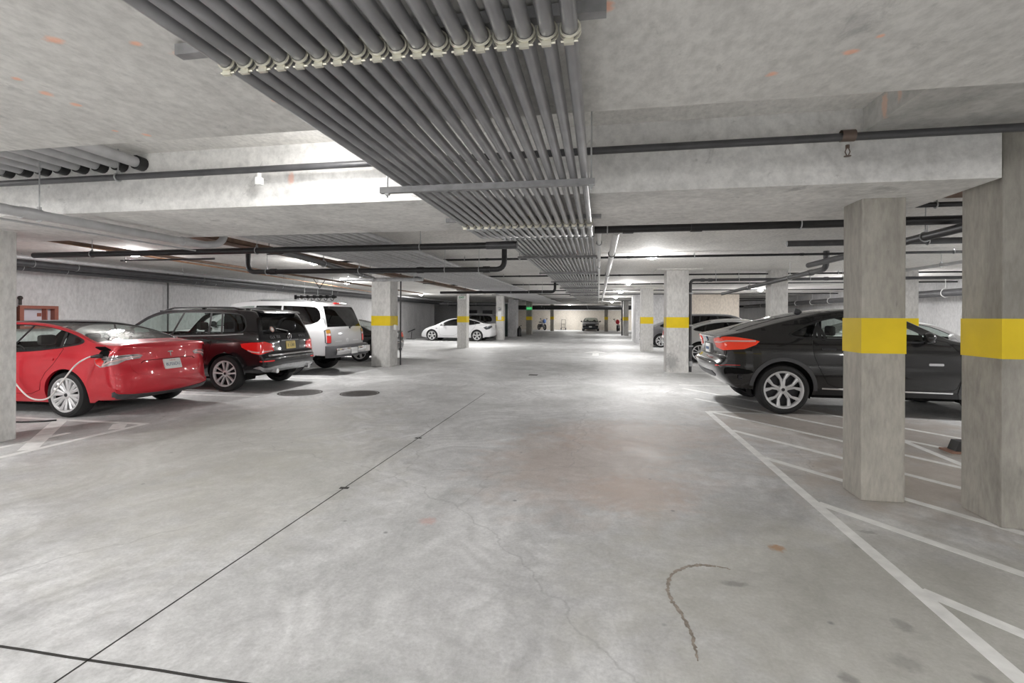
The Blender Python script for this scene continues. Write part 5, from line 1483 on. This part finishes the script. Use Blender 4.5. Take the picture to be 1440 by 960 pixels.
m = MB(); m.box(0, .14, -.35, .35, 0, .55, .01); obj('box_body', m, simple('dark_maroon_box', (.05, .025, .03, 1), .5), t); m = MB(); m.box(.0, .15, -.36, .36, .55, .58); obj('lid', m, M_galv, t, smooth=False)
m = MB(); m.tube([(-12.9, 9.0, 1.74), (-12.9, 9.0, 1.86)], .03, 10); m.ball((-12.9, 9.0, 1.9), .05); tag(obj('valve', m, M_iron), 'little dark valve on top of the red-brown cabinet', 'valve')

# bike rack hanging above the white sport utility
t = empty('hanging_rack', (-9.6, 15.5, 2.17), 0, 'black hooked rack hanging from rods above the white sport utility', 'rack')
m = MB(); m.box(-.75, .75, -.03, .03, -.03, .03); m.box(-.80, -.70, -.06, .06, -.09, .07); obj('bar', m, M_trim, t, smooth=False)
for k in range(6):
    x = -.55+.24*k
    m = MB(); ring = [(x, .10*math.cos(a)-.10, .09*math.sin(a)-.04) for a in [PI*1.05+j*.24 for j in range(13)]]; m.tube(ring, .012, 6); m.box(x-.04, x+.04, -.05, .04, -.05, .06); obj('hook', m, M_trim, t)
for x in (-.45, .05, .6):
    m = MB(); m.tube([(x, 0, .03), (x, 0, ZC-2.17)], .007, 6); obj('rod', m, M_galv, t)
m = MB(); m.tube([(-.1, 0, .62), (.12, 0, .30)], .012, 6); m.tube([(.35, 0, .62), (.12, 0, .30)], .012, 6); obj('brace', m, M_trim, t)

# signs and boxes on columns
def exit_sign(x, y, z, w, h, green, label):
    t = empty('exit_sign', (x, y, z), 0, label, 'sign')
    m = MB(); m.box(-w/2, w/2, -.03, 0, -h/2, h/2, .004); obj('panel', m, M_green if green else M_sign_white, t)
    vs, fs = text_mesh('EXIT', h*.8, bold=.004)
    m = MB(); m.add([(v.x, -.033, v.y) for v in vs], fs); obj('lettering', m, M_sign_white if green else simple('green_ink', (.02, .30, .12, 1), .5), t, smooth=False)
    m = MB(); m.box(-.02, .02, -.025, -.005, h/2, h/2+.3); obj('bracket', m, M_galv, t, smooth=False)
exit_sign(-5.83, 41.38, 2.22, .46, .20, True, 'glowing green exit sign at the far dark column')
exit_sign(-6.51, 22.89, 2.43, .38, .16, False, 'white exit sign with green letters high on a left column')
m = MB(); m.box(-6.16, -6.08, 14.05, 14.15, 1.10, 1.26, .01); tag(obj('switch_box', m, M_sign_white), 'small white box on the banded column behind the white sport utility', 'box')
t = empty('notice_board', (-6.31, 31.11, 1.3), 0, 'white notice on the column beside the white side-on car', 'sign')
m = MB(); m.box(-.12, .12, -.03, 0, 0, .55, .005); obj('panel', m, M_sign_white, t); m = MB(); m.ball((0, -.06, .72), .09); obj('bell', m, M_galv, t)
# heap by the wall stub
t = empty('hand_pump', (-6.0, 37.2, 0), 0, 'dark canister on the floor against the far left wall stub', 'canister')
m = MB(); m.lathe([(0, 0), (.16, 0), (.17, .05), (.17, .55), (.10, .68), (.05, .72), (.05, .8), (0, .8)], (0, 0, 0), 'z', 20); obj('body', m, M_trim, t)
m = MB(); m.tube([(0, 0, .78), (.18, 0, .86)], .02, 8); obj('handle', m, M_trim, t)
# folded stand near the left wall
t = empty('folding_stand', (-12.3, 31.0, 0), 0, 'dark stand with a tilted top standing by the far left wall', 'stand')
m = MB(); m.tube([(0, 0, .03), (.05, 0, .5)], .02, 8); obj('pole', m, M_trim, t); m = MB(); m.box(-.28, .28, -.18, .18, .0, .03, .01); obj('foot', m, M_trim, t)
m = MB(); m.tube([(-.22, 0, .46), (.28, 0, .66)], .03, 8); obj('top', m, M_trim, t)

# motorcycles and hand truck at the far wall (front wheel towards +x locally)
def motorcycle(name, loc, rz, label, paint, accent):
    t = empty(name, loc, rz, label, 'motorcycle', 'parked motorcycles'); t.scale = (1.12, 1.12, 1.12)
    for x in (-.68, .70):
        m = MB(); R = .31; m.lathe([(R-.10, -.05), (R-.03, -.06), (R, 0), (R-.03, .06), (R-.10, .05)], (0, 0, 0), 'y', 28); w = obj('wheel', m, M_rubber, t, loc=(x, 0, R))
        m = MB()
        for k in range(5): spoke(m, 2*PI*k/5, 2*PI*k/5, .03, .22, .02, .02, .01, .01, .02, .005, 1)
        m.lathe([(.2, -.03), (.215, 0), (.2, .03)], (0, 0, 0), 'y', 24); obj('rim', m, M_alloy_dark, w, recalc=True)
    m = MB(); m.tube([(-.68, 0, .31), (-.1, 0, .42), (.1, 0, .70), (.42, 0, .85)], .035, 8); m.box(-.22, .25, -.13, .13, .30, .62, .04); obj('engine_frame', m, M_dkgrey_plastic, t)
    m = MB(); m.ball((.12, 0, .78), .2, 1.5, .75, .62); m.ball((-.45, 0, .80), .16, 1.7, .6, .5); obj('bodywork', m, paint, t)
    m = MB(); m.ball((-.22, 0, .80), .16, 1.9, .75, .35); obj('seat', m, M_trim, t)
    m = MB()
    for s in (1, -1): m.tube([(.70, s*.09, .31), (.46, s*.09, .95)], .022, 8)
    obj('fork', m, M_alloy, t)
    m = MB(); m.tube([(.38, -.36, .98), (.45, -.12, 1.0), (.45, .12, 1.0), (.38, .36, .98)], .018, 8); obj('handlebar', m, M_trim, t)
    for s in (1, -1):
        m = MB(); m.ball((.42, s*.34, 1.14), .07, .5, 1.2, .7); m.tube([(.42, s*.25, 1.0), (.42, s*.34, 1.12)], .01, 6); obj('mirror', m, M_trim, t)
    m = MB(); m.ball((.60, 0, .90), .2, .8, .95, 1.15); obj('fairing', m, accent, t)
    m = MB(); m.ball((.70, 0, .86), .085, .6, 1, .9); obj('headlight', m, M_clear_lens, t)
motorcycle('motorcycle', (2.05, 53.4, 0), -PI/2-.15, 'red motorcycle facing the camera at the far right end', M_red_car, M_red_car)
motorcycle('motorcycle', (-6.35, 55.4, 0), -PI/2+.55, 'white and blue motorcycle at the far left end', M_white_car, simple('blue_fairing', (.08, .16, .42, 1), .3, coat=1.))
t = empty('hand_truck', (-4.0, 56.6, 0), 0, 'black hand truck standing against the far end wall', 'hand truck')
m = MB()
for s in (1, -1): m.tube([(s*.22, 0, .05), (s*.22, .25, 1.2)], .022, 8)
for z in (.3, .7, 1.18): m.tube([(-.22, z*.21, z), (.22, z*.21, z)], .018, 8)
obj('frame', m, M_trim, t)
m = MB(); m.box(-.25, .25, -.25, .0, .02, .04); obj('toe_plate', m, M_trim, t, smooth=False)
for s in (1, -1):
    m = MB(); m.lathe([(.06, -.03), (.12, -.03), (.13, 0), (.12, .03), (.06, .03)], (0, 0, 0), 'x', 20); obj('wheel', m, M_rubber, t, loc=(s*.28, .08, .13))

# ------------------------------------------------------------------ camera, world, view
F_PX = 690.
cam = bpy.data.cameras.new('camera'); cam.sensor_width = 36.; cam.lens = 36*F_PX/1440; cam.shift_y = -(480-444.8)/1440; cam.clip_start = .05; cam.clip_end = 200
co = bpy.data.objects.new('camera', cam); COL.objects.link(co)
th = math.atan(122/F_PX)
co.matrix_world = Matrix.Translation((0, 0, 1.53)) @ Matrix.Rotation(th, 4, 'Z') @ Matrix.Rotation(PI/2, 4, 'X') @ Matrix.Rotation(math.radians(.258), 4, 'Z')
scene.camera = co
w = bpy.data.worlds.new('world'); scene.world = w; w.use_nodes = True
w.node_tree.nodes['Background'].inputs[0].default_value = (.05, .05, .05, 1)
scene.view_settings.view_transform = 'Standard'; scene.view_settings.look = 'None'; scene.view_settings.gamma = 1.; scene.view_settings.use_curve_mapping = False
scene.view_settings.exposure = .66
scene.cycles.max_bounces = 8; scene.cycles.diffuse_bounces = 5; scene.cycles.glossy_bounces = 3; scene.cycles.transparent_max_bounces = 12
